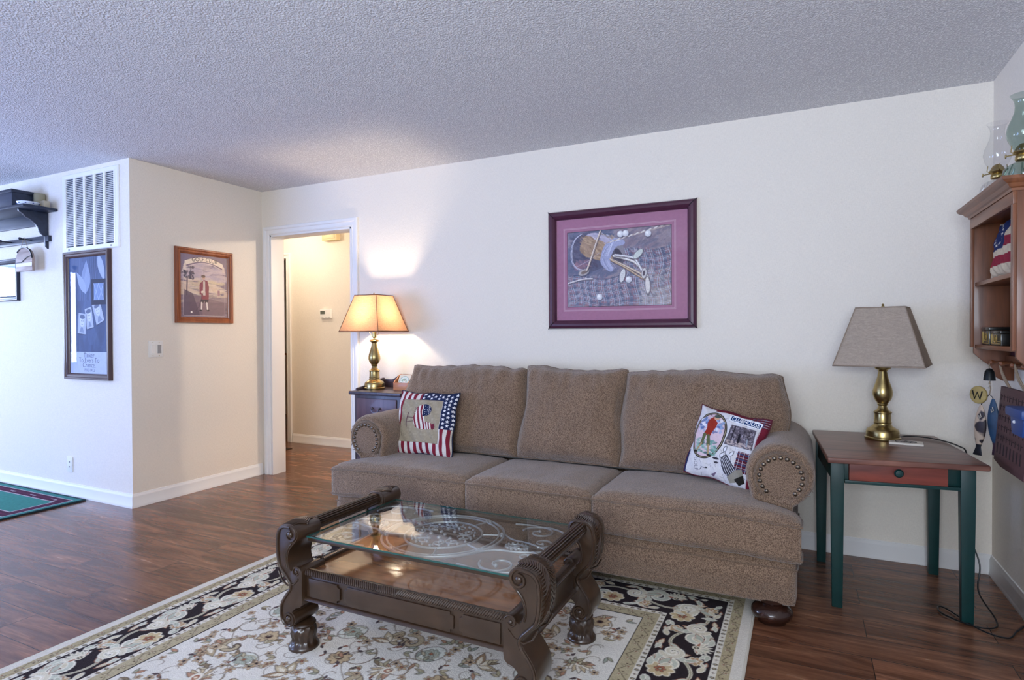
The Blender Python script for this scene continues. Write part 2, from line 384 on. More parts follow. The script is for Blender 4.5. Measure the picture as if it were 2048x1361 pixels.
        ca = me.color_attributes.new('dye', 'FLOAT_COLOR', 'POINT')
        ca.data.foreach_set('color', np.concatenate([np.clip(s.a.reshape(-1, 3), 0, 1), np.ones((nv, 1), np.float32)], 1).astype(np.float32).ravel())
        me.materials.append(m); me.update()
        o = bpy.data.objects.new(name, me); COL.objects.link(o)
        if parent: o.parent = parent
        return o

# shared materials
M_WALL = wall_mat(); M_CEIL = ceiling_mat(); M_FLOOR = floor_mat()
M_TRIM = mat('white_trim_paint', '#e9e8e6', .4, bump=.0006, bscale=14)
M_SOFA = fabric_mat('taupe_chenille', '#5c4839', '#937a65', 260, .003)
M_PIPE = fabric_mat('taupe_piping', '#5a4738', '#806a57')
M_BRASS = mat('antique_brass', '#ab9766', .28, metal=1, var=.12, vscale=9)
M_CARVE = mat('carved_bronzed_wood', '#39281b', .30, coat=.45, var=.22, vscale=14, detail=2, coatr=.18)
M_TRAY = wood_mat('tray_walnut', '#6b4229', '#94623e', .16, 'x', .6)
M_DARKFOOT = wood_mat('dark_walnut', '#25130d', '#3b2118', .22, 'z', .4)
M_NAVY = wood_mat('dark_plum_stain', '#2b242c', '#4a3c45', .38, 'z', .15)
M_BLACK = mat('black_plastic', '#111214', .4)
M_WHITEP = mat('white_plastic', '#eceae4', .4)
M_GLASS = glass_mat('picture_glass', (1, 1, 1))

# ------------------------------------------------------------------ the room
def wall(name, *boxes):
    mb = MB()
    for b in boxes: mb.box(*b)
    return struct(mb, name, M_WALL, smooth=False)
struct(MB().box(XL-.12, W+.12, YR-.12, 4.2, -.1, 0), 'floor', M_FLOOR, smooth=False)
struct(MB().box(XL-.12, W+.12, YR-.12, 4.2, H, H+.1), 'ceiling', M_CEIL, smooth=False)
DX0, DX1, DZ = .098, .990, 2.058
wall('wall_back', (-.0, DX0, 0, .13, 0, H), (DX0, DX1, 0, .13, DZ, H), (DX1, W, 0, .13, 0, H))
wall('wall_left', (-.12, 0, -D, .13, 0, H), (-3.6, -.12, 0, .13, 0, H))
wall('wall_alcove', (XL, -.12, -D, -D+.12, 0, H))
wall('wall_right', (W, W+.12, YR, 4.1, 0, H))
wall('wall_rear', (XL-.12, -2.9, YR-.12, YR, 0, H), (-2.9, -.3, YR-.12, YR, 2.15, H), (-.3, 3.2, YR-.12, YR, 0, H), (3.2, 4.9, YR-.12, YR, 0, .8), (3.2, 4.9, YR-.12, YR, 2.2, H), (4.9, W+.12, YR-.12, YR, 0, H))
wall('wall_far_left', (XL-.12, XL, YR, -3.25, 0, H), (XL-.12, XL, -3.25, -1.65, 0, .8), (XL-.12, XL, -3.25, -1.65, 2.15, H), (XL-.12, XL, -1.65, -D+.12, 0, H))
wall('wall_hall', (-1.0, W, 1.22, 1.34, 0, H), (-3.6, -1.0, 1.22, 1.34, 2.06, H), (-3.6, -1.95, 1.22, 1.34, 0, 2.06))
wall('wall_hall_end', (-3.72, -3.6, 0, 4.1, 0, H))
wall('wall_beyond', (-3.6, W, 2.9, 3.02, 0, H))

BBP = [(0, 0), (-.016, 0), (-.016, .012), (-.012, .018), (-.012, .074), (-.0105, .080), (-.007, .086), (-.005, .095), (0, .097)]
def baseboard(name, p0, p1, n, ext0=0, ext1=0):
    """p0->p1 along the wall foot, n = direction into the room"""
    a = Vector((*p0, 0)); b = Vector((*p1, 0)); n = Vector((*n, 0)); t = (b-a).normalized(); v = []
    for base, e in ((a, -ext0), (b, ext1)):
        for d, z in BBP: v.append(base+t*(e*(-d/.016))+n*(-d)+Vector((0, 0, z)))
    m = len(BBP); f = [tuple(range(m)), tuple(range(2*m-1, m-1, -1))]+[(i, (i+1) % m, m+(i+1) % m, m+i) for i in range(m)]
    struct(MB().add(v, f), name, M_TRIM, angle=50)
baseboard('baseboard_back', (1.065, 0), (W, 0), (0, -1), 0, -.016)
baseboard('baseboard_left', (0, -D), (0, -.02), (1, 0), .016, 0)
baseboard('baseboard_alcove', (XL, -D), (0, -D), (0, -1), 0, .016)
baseboard('baseboard_right', (W, -5.4), (W, 0), (-1, 0), 0, -.016)
baseboard('baseboard_hall', (-.93, 1.22), (W, 1.22), (0, -1))

def casing(name, x0, x1, zt, y, ny, w=.056, both=True):
    """door casing round an opening x0..x1 on the wall face y, ny = -1 towards the camera"""
    mb = MB(); pr = [(0, .006), (.006, .011), (.010, .011), (.013, .007), (.036, .010), (.042, .019), (w-.004, .020), (w, .016), (w, 0), (0, 0)]
    def ring(k):
        o, t = pr[k]
        return [(x0-o, y+ny*t, 0), (x0-o, y+ny*t, zt+o), (x1+o, y+ny*t, zt+o), (x1+o, y+ny*t, 0)]
    v = []
    for k in range(len(pr)): v += ring(k)
    n = len(pr); f = []
    for k in range(n):
        j = (k+1) % n
        for s in range(3): f.append((k*4+s, k*4+s+1, j*4+s+1, j*4+s))
    f += [tuple(k*4 for k in range(n)), tuple(k*4+3 for k in range(n-1, -1, -1))]
    mb.add(v, f)
    return struct(mb, name, M_TRIM, angle=25)
casing('trim_1', DX0-.004, DX1+.004, DZ+.004, 0, -1, .066)
struct(MB().box(DX0-.001, DX0+.014, -.004, .136, 0, DZ).box(DX1-.014, DX1+.001, -.004, .136, 0, DZ).box(DX0, DX1, -.004, .136, DZ-.014, DZ+.001), 'trim_2', M_TRIM, bevel=.001)
casing('trim_3', -1.95, -1.0, 2.06, 1.22, -1, .06)
struct(MB().box(-1.013, -.999, 1.215, 1.345, 0, 2.06), 'trim_4', M_TRIM, bevel=.001)
# unseen windows behind the camera: frames in their openings
def window(name, x0, x1, z0, z1, axis):
    mb = MB(); t = .05
    def bx(a0, a1, c0, c1):
        if axis == 'y': mb.box(a0, a1, YR-.10, YR-.04, c0, c1)
        else: mb.box(XL-.10, XL-.04, a0, a1, c0, c1)
    bx(x0, x0+t, z0, z1); bx(x1-t, x1, z0, z1); bx(x0, x1, z0, z0+t); bx(x0, x1, z1-t, z1); bx((x0+x1)/2-.03, (x0+x1)/2+.03, z0, z1)
    struct(mb, name, M_TRIM, bevel=.002)
window('window_1', -2.9, -.3, 0, 2.15, 'y'); window('window_2', 3.2, 4.9, .8, 2.2, 'y'); window('window_3', -3.25, -1.65, .8, 2.15, 'x')

# dado cabinet glimpsed through the far hall door
t = thing('wood_cabinet', 'orange-brown wooden cabinet glimpsed past the far edge of the hall doorway', 'cabinet', (-1.75, 2.63, 0))
M_ORW = wood_mat('orange_oak', '#9a5a30', '#b87644', .4, 'z')
MB().box(-.55, .55, -.22, .22, .04, .92).build('body', M_ORW, t, bevel=.004)
MB().box(-.57, .57, -.25, .24, .921, .95).build('top', M_ORW, t, bevel=.004)
for z in (.10, .37, .64):
    d = MB().box(.02, .52, -.245, -.2205, z, z+.24).build('drawer', M_ORW, t, bevel=.004)
    MB().ball((.27, -.26, z+.12), .016).build('knob', M_BRASS, d)

# ------------------------------------------------------------------ wall fittings
def plate(name, label, cat, w, h, x, y, z, rz, parts):
    t = thing(name, label, cat, (x, y, z), rz)
    MB().box(-w/2, w/2, -.006, 0, -h/2, h/2).build('plate', M_WHITEP, t, bevel=.002)
    parts(t); return t
def sw(t):
    g = mat('grey_rocker', '#9a9a9a', .4)
    for cx in (-.023, .023):
        r = MB().box(cx-.016, cx+.016, -.0075, -.006, -.034, .034).build('rocker_frame', M_WHITEP, t, bevel=.0006)
        MB().prism([(-.0075, -.031), (-.011, -.031), (-.0075, 0), (-.0115, .031), (-.0075, .031)], cx-.013, cx+.013, 'yz').build('rocker', M_WHITEP if cx < 0 else g, r)
    for cx in (-.023, .023):
        for z in (-.047, .047): MB().ball((cx, -.006, z), .003, 5).build('screw', M_BRASS, t)
plate('light_switch', 'white double rocker switch plate below the framed golf club print', 'light switch', .108, .117, 0, -.953, 1.107, PI/2, sw)
def outl(t):
    k = mat('socket_slot', '#303030', .6)
    MB().box(-.017, .017, -.0085, -.006, -.034, .034).build('socket_face', M_WHITEP, t, bevel=.001)
    for z in (-.018, .018): MB().box(-.006, .006, -.0090, -.0084, z-.004, z+.004).build('slot', k, t)
plate('wall_outlet', 'small white power outlet low on the blue-lit wall above the baseboard', 'outlet', .07, .115, -.755, -D, .238, 0, outl)
t = thing('thermostat', 'small white thermostat on the cream hall wall', 'thermostat', (-.42, 1.22, 1.428))
MB().box(-.075, .075, -.028, 0, -.048, .05).build('body', M_WHITEP, t, bevel=.005)
MB().box(-.066, -.004, -.0300, -.0278, -.002, .034).build('display', mat('lcd_grey', '#5d6259', .3), t)
for i in range(3): MB().box(-.05+i*.045, -.02+i*.045, -.0305, -.0278, -.042, -.030).build('button', mat('pale_button', '#cfcfc8', .4), t, bevel=.001)
t = thing('door_chime', 'beige door chime box high on the hall wall', 'door chime', (-.325, 1.22, 2.268))
M_BEIGE = mat('beige_plastic', '#d8c79c', .5)
MB().box(-.10, .10, -.062, 0, -.06, .07).build('housing', M_BEIGE, t, bevel=.005)
MB().box(-.075, .075, -.067, -.0615, -.042, .05).build('front_cover', M_BEIGE, t, bevel=.003)
t = thing('floor_register', 'dark metal floor register on the hall floor beyond the doorway', 'floor vent', (-.80, .87, 0))
MB().box(-.16, .16, -.06, .06, 0, .006).build('frame', mat('dark_bronze', '#2c231c', .4, metal=.6), t, bevel=.002)
mb = MB()
for i in range(14): mb.box(-.14+i*.02, -.13+i*.02, -.045, .045, .0058, .009)
mb.build('slats', MATS['dark_bronze'], t)

# return-air grille
t = thing('return_air_grille', 'large white louvred return-air grille high on the blue-lit wall', 'air vent', (-.455, -D, 2.118))
gw, gh = .345, .29
mb = MB(); pr = [(0, 0), (0, .006), (.006, .012), (.035, .012), (.038, .004), (.038, 0)]
def rect_frame(mb, hw, hh, pr, mi=0, cy=0., cx=0., cz=0.):
    """mitred frame; profile (inset from outer edge, height from the wall)"""
    v = []
    for o, t_ in pr: v += [(cx-hw+o, cy-t_, cz-hh+o), (cx+hw-o, cy-t_, cz-hh+o), (cx+hw-o, cy-t_, cz+hh-o), (cx-hw+o, cy-t_, cz+hh-o)]
    n = len(pr); f = []
    for k in range(n):
        j = (k+1) % n
        for s in range(4): f.append((k*4+s, k*4+(s+1) % 4, j*4+(s+1) % 4, j*4+s))
    mb.add(v, f, mi); return mb
rect_frame(mb, gw, gh, pr); mb.build('frame', M_WHITEP, t, angle=25)
MB().box(-gw+.03, gw-.03, -.002, 0, -gh+.03, gh-.03).build('backing', mat('duct_dark', '#3b4250', .8), t)
mb = MB()
ncol = 5; cw = (2*gw-.076)/ncol
for c in range(ncol):
    xa = -gw+.038+c*cw
    for i in range(38):
        z = -gh+.046+i*(2*gh-.09)/38
        mb.add([(xa+.012, -.012, z), (xa+cw-.012, -.012, z), (xa+cw-.012, -.003, z+.009), (xa+.012, -.003, z+.009), (xa+.012, -.012, z+.0016), (xa+cw-.012, -.012, z+.0016), (xa+cw-.012, -.003, z+.0106), (xa+.012, -.003, z+.0106)],
               [(0, 1, 2, 3), (4, 5, 6, 7), (0, 1, 5, 4), (2, 3, 7, 6)])
mb.build('louvres', M_WHITEP, t, smooth=False)
mb = MB()
for c in range(ncol+1):
    xa = -gw+.038+c*cw; mb.box(max(xa-.013, -gw+.03), min(xa+.013, gw-.03), -.013, -.002, -gh+.03, gh-.03)
mb.build('mullions', M_WHITEP, t, bevel=.001)
for x in (-.26, .26): MB().ball((x, -.012, -gh+.018), .006, 6).build('screw', mat('steel', '#8a8d92', .3, metal=1), t)

# ------------------------------------------------------------------ framed pictures
def art_plane(cv, parent, m, y=-.004):
    def fn(U, V): return np.stack([U-cv.w/2, np.full_like(U, y), V-cv.h/2], 1)
    return cv.mesh('print', fn, m, parent)
M_PRINT = attr_mat('printed_paper', .8)
def framed(name, label, x, y, z, rz, w, h, frame_pr, fmat, cv, glass=True, cat='picture', depth=.02, seam=None):
    t = thing(name, label, cat, (x, y, z), rz)
    mb = MB(); rect_frame(mb, w/2, h/2, frame_pr); mb.build('frame', fmat, t, angle=28)
    MB().box(-w/2+.008, w/2-.008, -.003, 0, -h/2+.008, h/2-.008).build('backing', mat('backing_board', '#5a4a3c', .9), t)
    art_plane(cv, t, M_PRINT, -.0045)
    if glass: MB().add([(-cv.w/2, -.0075, -cv.h/2), (cv.w/2, -.0075, -cv.h/2), (cv.w/2, -.0075, cv.h/2), (-cv.w/2, -.0075, cv.h/2)], [(0, 1, 2, 3)]).build('glass', M_GLASS, t)
    return t

# 1 the big golf-bag still life above the sofa
cv = Canvas(.862, .672, 500, '#a8748e')
cv.mottle(.05, 6, 1)
a = (.085, .757, .092, .580)              # picture window inside the mat (u0,u1,v0,v1)
for k, wd in ((.020, .0012), (.026, .0008)):
    cv.line([(a[0]-k, a[2]-k), (a[1]+k, a[2]-k), (a[1]+k, a[3]+k), (a[0]-k, a[3]+k), (a[0]-k, a[2]-k)], wd*1.4, '#dcc3cc')
aw, ah = a[1]-a[0], a[3]-a[2]
pc = Canvas(aw, ah, 800, '#8a8798')
rng = random.Random(3)
def strokes(n, x0, x1, y0, y1, cols, ang, ln, wd, al=.5, test=None):
    for _ in range(n):
        x, y = rng.uniform(x0, x1), rng.uniform(y0, y1)
        if test and not test(x, y): continue
        a_ = ang+rng.uniform(-.35, .35); pc.ell(x, y, ln*rng.uniform(.5, 1), wd*rng.uniform(.5, 1), rng.choice(cols), a_, al)
strokes(420, 0, aw, 0, ah, ['#8d8698', '#9b8f9c', '#7f7c92', '#a2969c'], .3, .05, .02, .5)
strokes(200, 0, .30, .20, ah, ['#626a86', '#70748c', '#5a6480'], .2, .05, .02, .55)
strokes(160, .34, aw, .30, ah, ['#8b7b88', '#6f6c80', '#9f8f96', '#7d7384'], .5, .04, .015, .55)
strokes(140, .48, aw, 0, .22, ['#c2b4ae', '#b4a5a2', '#cdc2bd'], .3, .04, .02, .5)
def warp(x, y):            # the cloth's folds
    return (x+.012*math.sin(y*26+1)+.006*math.sin(x*30), y+.012*math.sin(x*19)+.06*(x/aw-.5)**2)
for r_ in range(9):        # plaid: rust blocks, navy bands, pale threads
    for c_ in range(13):
        x, y = c_*.052+.01, r_*.040-.01
        if y > .15 and not (x > .37 and y < .36): continue
        fa = .35 if x > .45 and y < .1 else .6
        pc.poly([warp(x+dx, y+dy) for dx, dy in ((0, 0), (.03, 0), (.03, .024), (0, .024))], '#8f5a68', fa)
        pc.poly([warp(x+dx, y+dy) for dx, dy in ((.03, 0), (.052, 0), (.052, .04), (.03, .04))], '#4a5a7e', fa*.8)
        pc.poly([warp(x+dx, y+dy) for dx, dy in ((0, .024), (.052, .024), (.052, .04), (0, .04))], '#42506f', fa*.7)
for c_ in range(14):
    x = c_*.052+.03; top = .19 if x < .37 else .36
    for dx, wd, c in ((0, .0035, '#b9c6da'), (.012, .002, '#dfe3ea'), (-.012, .0016, '#93b4c2')):
        pc.line([warp(x+dx, y*.01) for y in range(int(top*100))], wd, c, .65)
for r_ in range(9):
    y = r_*.040+.006; x0 = 0 if y < .18 else .38
    for dy, wd, c in ((0, .003, '#b9c6da'), (.010, .0016, '#e6e4ea'), (-.008, .0014, '#93b4c2')):
        pc.line([warp(x0+k*.02, y+dy) for k in range(int((aw-x0)/.02)+1)], wd, c, .6)
strokes(170, 0, .34, .0, .20, ['#5a5f7e', '#a77a84', '#c9c8d6'], 1.0, .016, .004, .35)
strokes(200, .36, aw, .05, .36, ['#4a4a66', '#a06a74', '#c5bfcc', '#3c4258'], 2.2, .022, .005, .35)
# bag: a leather tube lying from upper left to the middle, rimmed mouth at the left
def sp(P, n=6): return [tuple(p[:2]) for p in bezier([(*p, 0) for p in P], n, True)]
pc.poly(sp([(.10, .478), (.045, .44), (.02, .37), (.028, .29), (.08, .235), (.16, .225), (.24, .25), (.31, .285), (.35, .33), (.345, .385), (.28, .43), (.18, .475)]), '#5f6078')
strokes(150, .03, .20, .24, .46, ['#4e5068', '#6f6c80', '#5a5468'], -.5, .03, .010, .5, lambda x, y: y > .235+.25*abs(x-.11))
pc.poly(sp([(.085, .375), (.12, .335), (.20, .30), (.29, .285), (.335, .32), (.335, .375), (.27, .42), (.18, .465), (.12, .455)]), '#a58a74')
strokes(160, .10, .32, .30, .45, ['#c0a284', '#8b705e', '#d2b795', '#9a7d68', '#b29682'], -.55, .03, .007, .5, lambda x, y: .285+.18*(.34-x) < y < .50-.30*max(0, x-.12))
pc.poly(sp([(.13, .462), (.19, .475), (.28, .435), (.345, .392), (.335, .375), (.26, .405), (.19, .445)]), '#b7b0c6')
strokes(50, .15, .33, .39, .47, ['#d5d2e2', '#9691b2', '#c8c0d0'], -.5, .02, .004, .6, lambda x, y: .48-.45*(x-.12) < y+.02 < .55-.42*(x-.12))
strokes(60, .05, .15, .24, .30, ['#8d7a8e', '#a87f8a', '#6e6480'], -.3, .02, .007, .5)
for k in range(3): pc.line(sp([(.10+.002*k, .475), (.05+.003*k, .44), (.024+.004*k, .37), (.032+.004*k, .29), (.08, .240+.004*k), (.15, .232+.004*k), (.08, .240+.004*k), (.032+.004*k, .29), (.024+.004*k, .37), (.05+.003*k, .44)]), .0022, ('#d3d6ea', '#9a9cba', '#e4e2ee')[k], .8)
pc.line([(.06, .26), (.15, .30), (.22, .345)], .002, '#d9d6e6', .7)
# rolled cloth collar and the dark mouth
pc.ell(.335, .335, .040, .075, '#5c5866', .45); pc.ell(.352, .355, .026, .060, '#8f8a94', .42); pc.ell(.345, .325, .020, .045, '#4a4654', .45)
pc.poly(sp([(.23, .33), (.25, .385), (.30, .425), (.36, .425), (.385, .40), (.37, .385), (.33, .375), (.30, .33), (.29, .28), (.31, .235), (.29, .22), (.25, .245), (.225, .285)]), '#a4a8c8')
for k in range(26):
    q = rng.uniform(0, .05); pc.line(sp([(.235+q, .32), (.262+q*.9, .375), (.315, .405+q*.3), (.36, .41), (.315, .405+q*.3), (.262+q*.9, .375)], 4), .0015, rng.choice(['#6d7198', '#dfe2f4', '#7e83aa', '#c9cde4']), .6)
for k in range(16): 
    x = .235+.004*k; pc.line([(x, .31-.002*k), (x+.012, .27), (x+.035, .235)], .0016, rng.choice(['#6d7198', '#dfe2f4', '#8b90b6']), .6)
def club(pts, wd, c, hi):
    P_ = bezier([(*p, 0) for p in pts], 8)
    pc.line([(p[0]+.004, p[1]-.006) for p in P_], wd*1.3, '#4b4654', .5); pc.line(P_, wd*1.2, '#6b6068'); pc.line(P_, wd, c); pc.line([(p[0]-.002, p[1]+.002) for p in P_], wd*.35, hi)
club([(.29, .30), (.39, .25), (.48, .20), (.51, .17)], .012, '#b59e86', '#eadfd2')
club([(.31, .32), (.42, .285), (.47, .25), (.53, .17), (.52, .10)], .014, '#d3ccc6', '#f7f4f2')
club([(.30, .29), (.38, .245), (.47, .185), (.53, .15)], .010, '#a5886c', '#e2cdb4')
club([(.32, .325), (.40, .31), (.45, .29), (.49, .22)], .012, '#c9c5ca', '#f6f6f8')
def blade(x, y, rx, ry, a_, c):
    pc.ell(x+.004, y-.005, rx*1.05, ry*1.1, '#4b4654', a_, .5); pc.ell(x, y, rx, ry, '#75707a', a_); pc.ell(x, y, rx*.92, ry*.85, c, a_)
    for k in range(5): u = -.5+.25*k; pc.line([(x+rx*u*math.cos(a_)-ry*.5*math.sin(a_), y+rx*u*math.sin(a_)+ry*.5*math.cos(a_)), (x+rx*u*math.cos(a_)+ry*.5*math.sin(a_), y+rx*u*math.sin(a_)-ry*.5*math.cos(a_))], .0012, '#8c8a94', .6)
blade(.468, .322, .040, .020, .75, '#d3dad4'); blade(.368, .192, .046, .019, 1.35, '#dfdedd'); blade(.505, .20, .034, .017, 1.45, '#d8d4d2'); pc.ell(.504, .20, .016, .008, '#5e5662', 1.45)
blade(.527, .125, .055, .017, 1.62, '#e6e0db'); blade(.112, .224, .040, .022, .30, '#b9b2b2'); pc.ell(.114, .224, .022, .011, '#85756f', .3)
club([(.225, .486), (.20, .42), (.165, .32), (.145, .265), (.132, .235)], .010, '#c9b6a6', '#f2e9e0')
pc.line([(.27, .405), (.42, .440), (.66, .486)], .008, '#b8a7a0', .9)
for k in range(9): pc.line([(.29+k*.04, .408+k*.0095), (.308+k*.04, .416+k*.0095)], .008, '#e9e2dd', .8)
club([(0, .155), (.10, .178), (.17, .180)], .008, '#cfc8ca', '#f2f0f2')
for x, y in ((.355, .455), (.388, .457), (.530, .445), (.408, .165), (.218, .062)):
    pc.ell(x+.004, y-.006, .022, .022, '#474459', 0, .55); pc.ell(x, y, .020, .020, '#cfd0d8'); pc.ell(x-.003, y+.003, .015, .015, '#e6e6ea', 0, .9); pc.ell(x-.005, y+.006, .008, .008, '#fbfbfb', 0, .9)
pc.mottle(.10, 5, 4)
sl = cv.win(a[0], a[1], a[2], a[3])
X = ((sl[1]-a[0])*pc.res).round().astype(int); Y = ((sl[2]-a[2])*pc.res).round().astype(int)
ok = (X >= 0) & (X < pc.nx) & (Y >= 0) & (Y < pc.ny)
sub = cv.a[sl[0]]; sub[ok] = pc.a[np.clip(Y, 0, pc.ny-1)[ok], np.clip(X, 0, pc.nx-1)[ok]]
cv.line([(a[0], a[2]), (a[1], a[2]), (a[1], a[3]), (a[0], a[3]), (a[0], a[2])], .003, '#20202a')
M_MAROON = mat('oxblood_leather', '#4a2338', .38, coat=.25, bump=.0004, bscale=220, var=.08, vscale=30)
big = framed('framed_print', 'large maroon-framed print of a golf bag and clubs on plaid above the sofa', 3.158, 0, 1.622, 0, .955, .772,
       [(0, 0), (0, .014), (.006, .026), (.018, .034), (.032, .035), (.046, .026), (.054, .012), (.056, .006), (.056, 0)], M_MAROON, cv)
for sx in (-1, 1):
    for sz in (-1, 1):
        hx, hz = .4775, .386
        MB().tube([(sx*(hx+.002), -.012, sz*(hz+.002)), (sx*(hx-.016), -.036, sz*(hz-.016)), (sx*(hx-.034), -.037, sz*(hz-.034)), (sx*(hx-.056), -.008, sz*(hz-.056))], .0028).build('corner_cord', mat('dark_cord', '#1f1420', .6), big)

# 2 the golf club sign print on the side wall
cv = Canvas(.402, .500, 620, '#8d7d8a'); cw_, ch_ = .402, .500
for i in range(300):
    x, y = rng.random()*cw_, .03+rng.random()*.40; q = y/ch_
    c = rng.choice(['#7d6a74', '#8b7780', '#6e5f6c']) if q < .25 else (rng.choice(['#a08e92', '#b7a59a']) if q < .36 else (rng.choice(['#d8c2ae', '#d9c9a8', '#e0cfc0']) if q < .6 else rng.choice(['#c6b5bd', '#b9abbb', '#d4c3c3'])))
    cv.ell(x, y, .03+.04*rng.random(), .006+.008*rng.random(), c, rng.uniform(-.15, .15), .6)
cv.poly([(.02, .02), (.38, .02), (.38, .13), (.24, .155), (.10, .19), (.03, .22)], '#85707a', .75)
cv.poly([(.02, .02), (.16, .02), (.10, .19), (.03, .22)], '#5d4e5c', .7)
for i in range(60): cv.ell(.02+rng.random()*.09, .30+rng.random()*.10, .010, .007, rng.choice(['#5e5663', '#7a6b70', '#4e4a56']), rng.random()*3, .8)
cv.line([(.05, .18), (.055, .31)], .010, '#5e5058')
cv.rect(.315, .335, .185, .225, '#a8838c'); cv.rect(.345, .37, .185, .20, '#8d7f8b'); 
# upper surround over the arch, ribbon banner
arch = [(.0, .5), (.0, .34)] + [(.02+.362*k/24, .375+.055*math.sin(PI*k/24)) for k in range(25)] + [(.402, .34), (.402, .5)]
cv.poly(arch, '#8a7a8b'); cv.line([(.02+.362*k/24, .375+.055*math.sin(PI*k/24)) for k in range(25)], .004, '#e3d5d0')
rb = [(.035+.33*k/24, .405+.052*math.sin(PI*(.08+.84*k/24))) for k in range(25)]
cv.poly([(x, y+.019) for x, y in rb]+[(x, y-.019) for x, y in rb[::-1]], '#efe0cf'); cv.line([(x, y+.019) for x, y in rb], .0022, '#6a5a60'); cv.line([(x, y-.019) for x, y in rb], .0022, '#6a5a60')
for k in range(3): cv.ell(.035, .375+.016*k, .016, .008, '#e3d2c6', .5*k); cv.ell(.37, .375+.016*k, .014, .008, '#d8c6be', -.5*k)
cv.text('GOLF', .145, .453, .042, '#2c2228', .10); cv.text('CLUB', .262, .452, .042, '#2c2228', -.12)
# the golfer in a red coat
cv.poly([(.165, .275), (.195, .300), (.225, .295), (.238, .25), (.235, .15), (.17, .15), (.175, .22), (.155, .23)], '#8d4a58')
cv.poly([(.158, .262), (.172, .283), (.180, .22), (.172, .185), (.157, .19)], '#93505e'); cv.poly([(.188, .29), (.205, .29), (.207, .18), (.186, .18)], '#cfc2bb')
cv.ell(.192, .318, .014, .018, '#cda89a'); cv.ell(.190, .328, .018, .011, '#6b5a56'); cv.poly([(.167, .15), (.235, .15), (.228, .125), (.205, .12), (.2, .14), (.185, .118), (.167, .125)], '#4a3f48')
cv.line([(.175, .122), (.172, .07)], .012, '#ece2dc'); cv.line([(.218, .122), (.224, .07)], .012, '#ece2dc'); cv.ell(.166, .062, .013, .006, '#3c3238'); cv.ell(.228, .062, .013, .006, '#3c3238')
cv.ell(.185, .205, .016, .011, '#e4d3c6'); cv.line([(.187, .2), (.150, .09), (.12, .055)], .003, '#55484a'); cv.line([(.193, .34), (.19, .40)], .002, '#7d6c72', .5)
cv.ell(.088, .047, .008, .008, '#f6f0ea')
cv.line([(.022, .022), (.38, .022), (.38, .375), (.022, .375), (.022, .022)], .0025, '#d9cdca', .8); cv.mottle(.07, 5, 6)
M_OAKF = wood_mat('reddish_oak_frame', '#7c3f22', '#a5623a', .35, 'z', .3)
framed('framed_print', 'small oak-framed golf club print with a red-coated golfer on the side wall', 0, -.558, 1.586, PI/2, .495, .572,
       [(0, 0), (0, .016), (.004, .022), (.014, .024), (.018, .019), (.026, .022), (.032, .024), (.038, .014), (.046, .008), (.046, 0)], M_OAKF, cv)

# 3 tall baseball poster
cv = Canvas(.474, .880, 620, '#46587e'); 
for i in range(260):
    x, y = rng.random()*.474, .17+rng.random()*.71
    cv.ell(x, y, .02+.03*rng.random(), .06+.05*rng.random(), rng.choice(['#3f5075', '#4c6087', '#556a92', '#3a4a6c']), rng.uniform(-.3, .1), .4)
cv.rect(0, .474, 0, .172, '#bcc6da')
for k in range(10): cv.line([(.13+k*.024, .88), (.12+k*.022, .55)], .004, '#6f83ab', .6)
cv.leaf(.20, .60, .24, .11, 1.5, '#8696b6', '#9fb0cc', .003); cv.leaf(.22, .62, .19, .07, 1.5, '#93a2bf')
cv.leaf(.21, .60, .20, .07, 2.2, '#9fadc6'); cv.leaf(.36, .88, .22, .07, -1.2, '#aab6cb')
def card(cx, cy, w_, h_, ang, c='#b3bccb'):
    ca, sa = math.cos(ang), math.sin(ang)
    R = lambda x, y: (cx+x*ca-y*sa, cy+x*sa+y*ca)
    cv.poly([R(-w_/2-.004, -h_/2-.008), R(w_/2+.008, -h_/2-.008), R(w_/2+.008, h_/2), R(-w_/2, h_/2)], '#27334f', .6)
    cv.poly([R(-w_/2, -h_/2), R(w_/2, -h_/2), R(w_/2, h_/2), R(-w_/2, h_/2)], c)
    cv.poly([R(-w_/2+.02, -h_/2+.01), R(w_/2-.02, -h_/2+.01), R(w_/2-.04, -h_/2+.05), R(-w_/2+.04, -h_/2+.05)], '#8592ab')
    x, y = R(0, .015); cv.ell(x, y, .028, .04, '#cfd5df', ang); cv.ell(*R(0, .05), .032, .016, '#5f6c88', ang); cv.ell(*R(-.009, .02), .005, .003, '#4a5670'); cv.ell(*R(.011, .02), .005, .003, '#4a5670'); cv.line([R(-.008, -.006), R(.010, -.006)], .003, '#5a6680')
card(.355, .46, .10, .16, .35); card(.245, .42, .085, .15, .18); card(.155, .38, .10, .15, -.10)
cv.rect(.275, .455, .515, .70, '#1d2742'); cv.rect(.305, .425, .55, .67, '#7f95bd')
for k in range(2): cv.line([(.305+.06*k, .55), (.365+.06*k, .67)], .003, '#c5d2ea'); cv.line([(.365+.06*k, .55), (.305+.06*k, .67)], .003, '#c5d2ea')
for i, tx in enumerate(('Tinker', 'To Evers To', 'Chance.', '1902-1912')): cv.text(tx, .237, .146-i*.036, .050 if i < 3 else .032, '#3f4a6a')
cv.mottle(.05, 5, 8)
M_BRFR = mat('plum_brown_frame', '#4a3230', .35, coat=.2, var=.1)
framed('framed_poster', 'tall narrow framed blue poster with three card portraits below the vent', -.493, -D, 1.355, 0, .560, .940,
       [(0, 0), (0, .026), (.004, .030), (.014, .030), (.018, .024), (.030, .024), (.036, .020), (.043, .008), (.043, 0)], M_BRFR, cv)

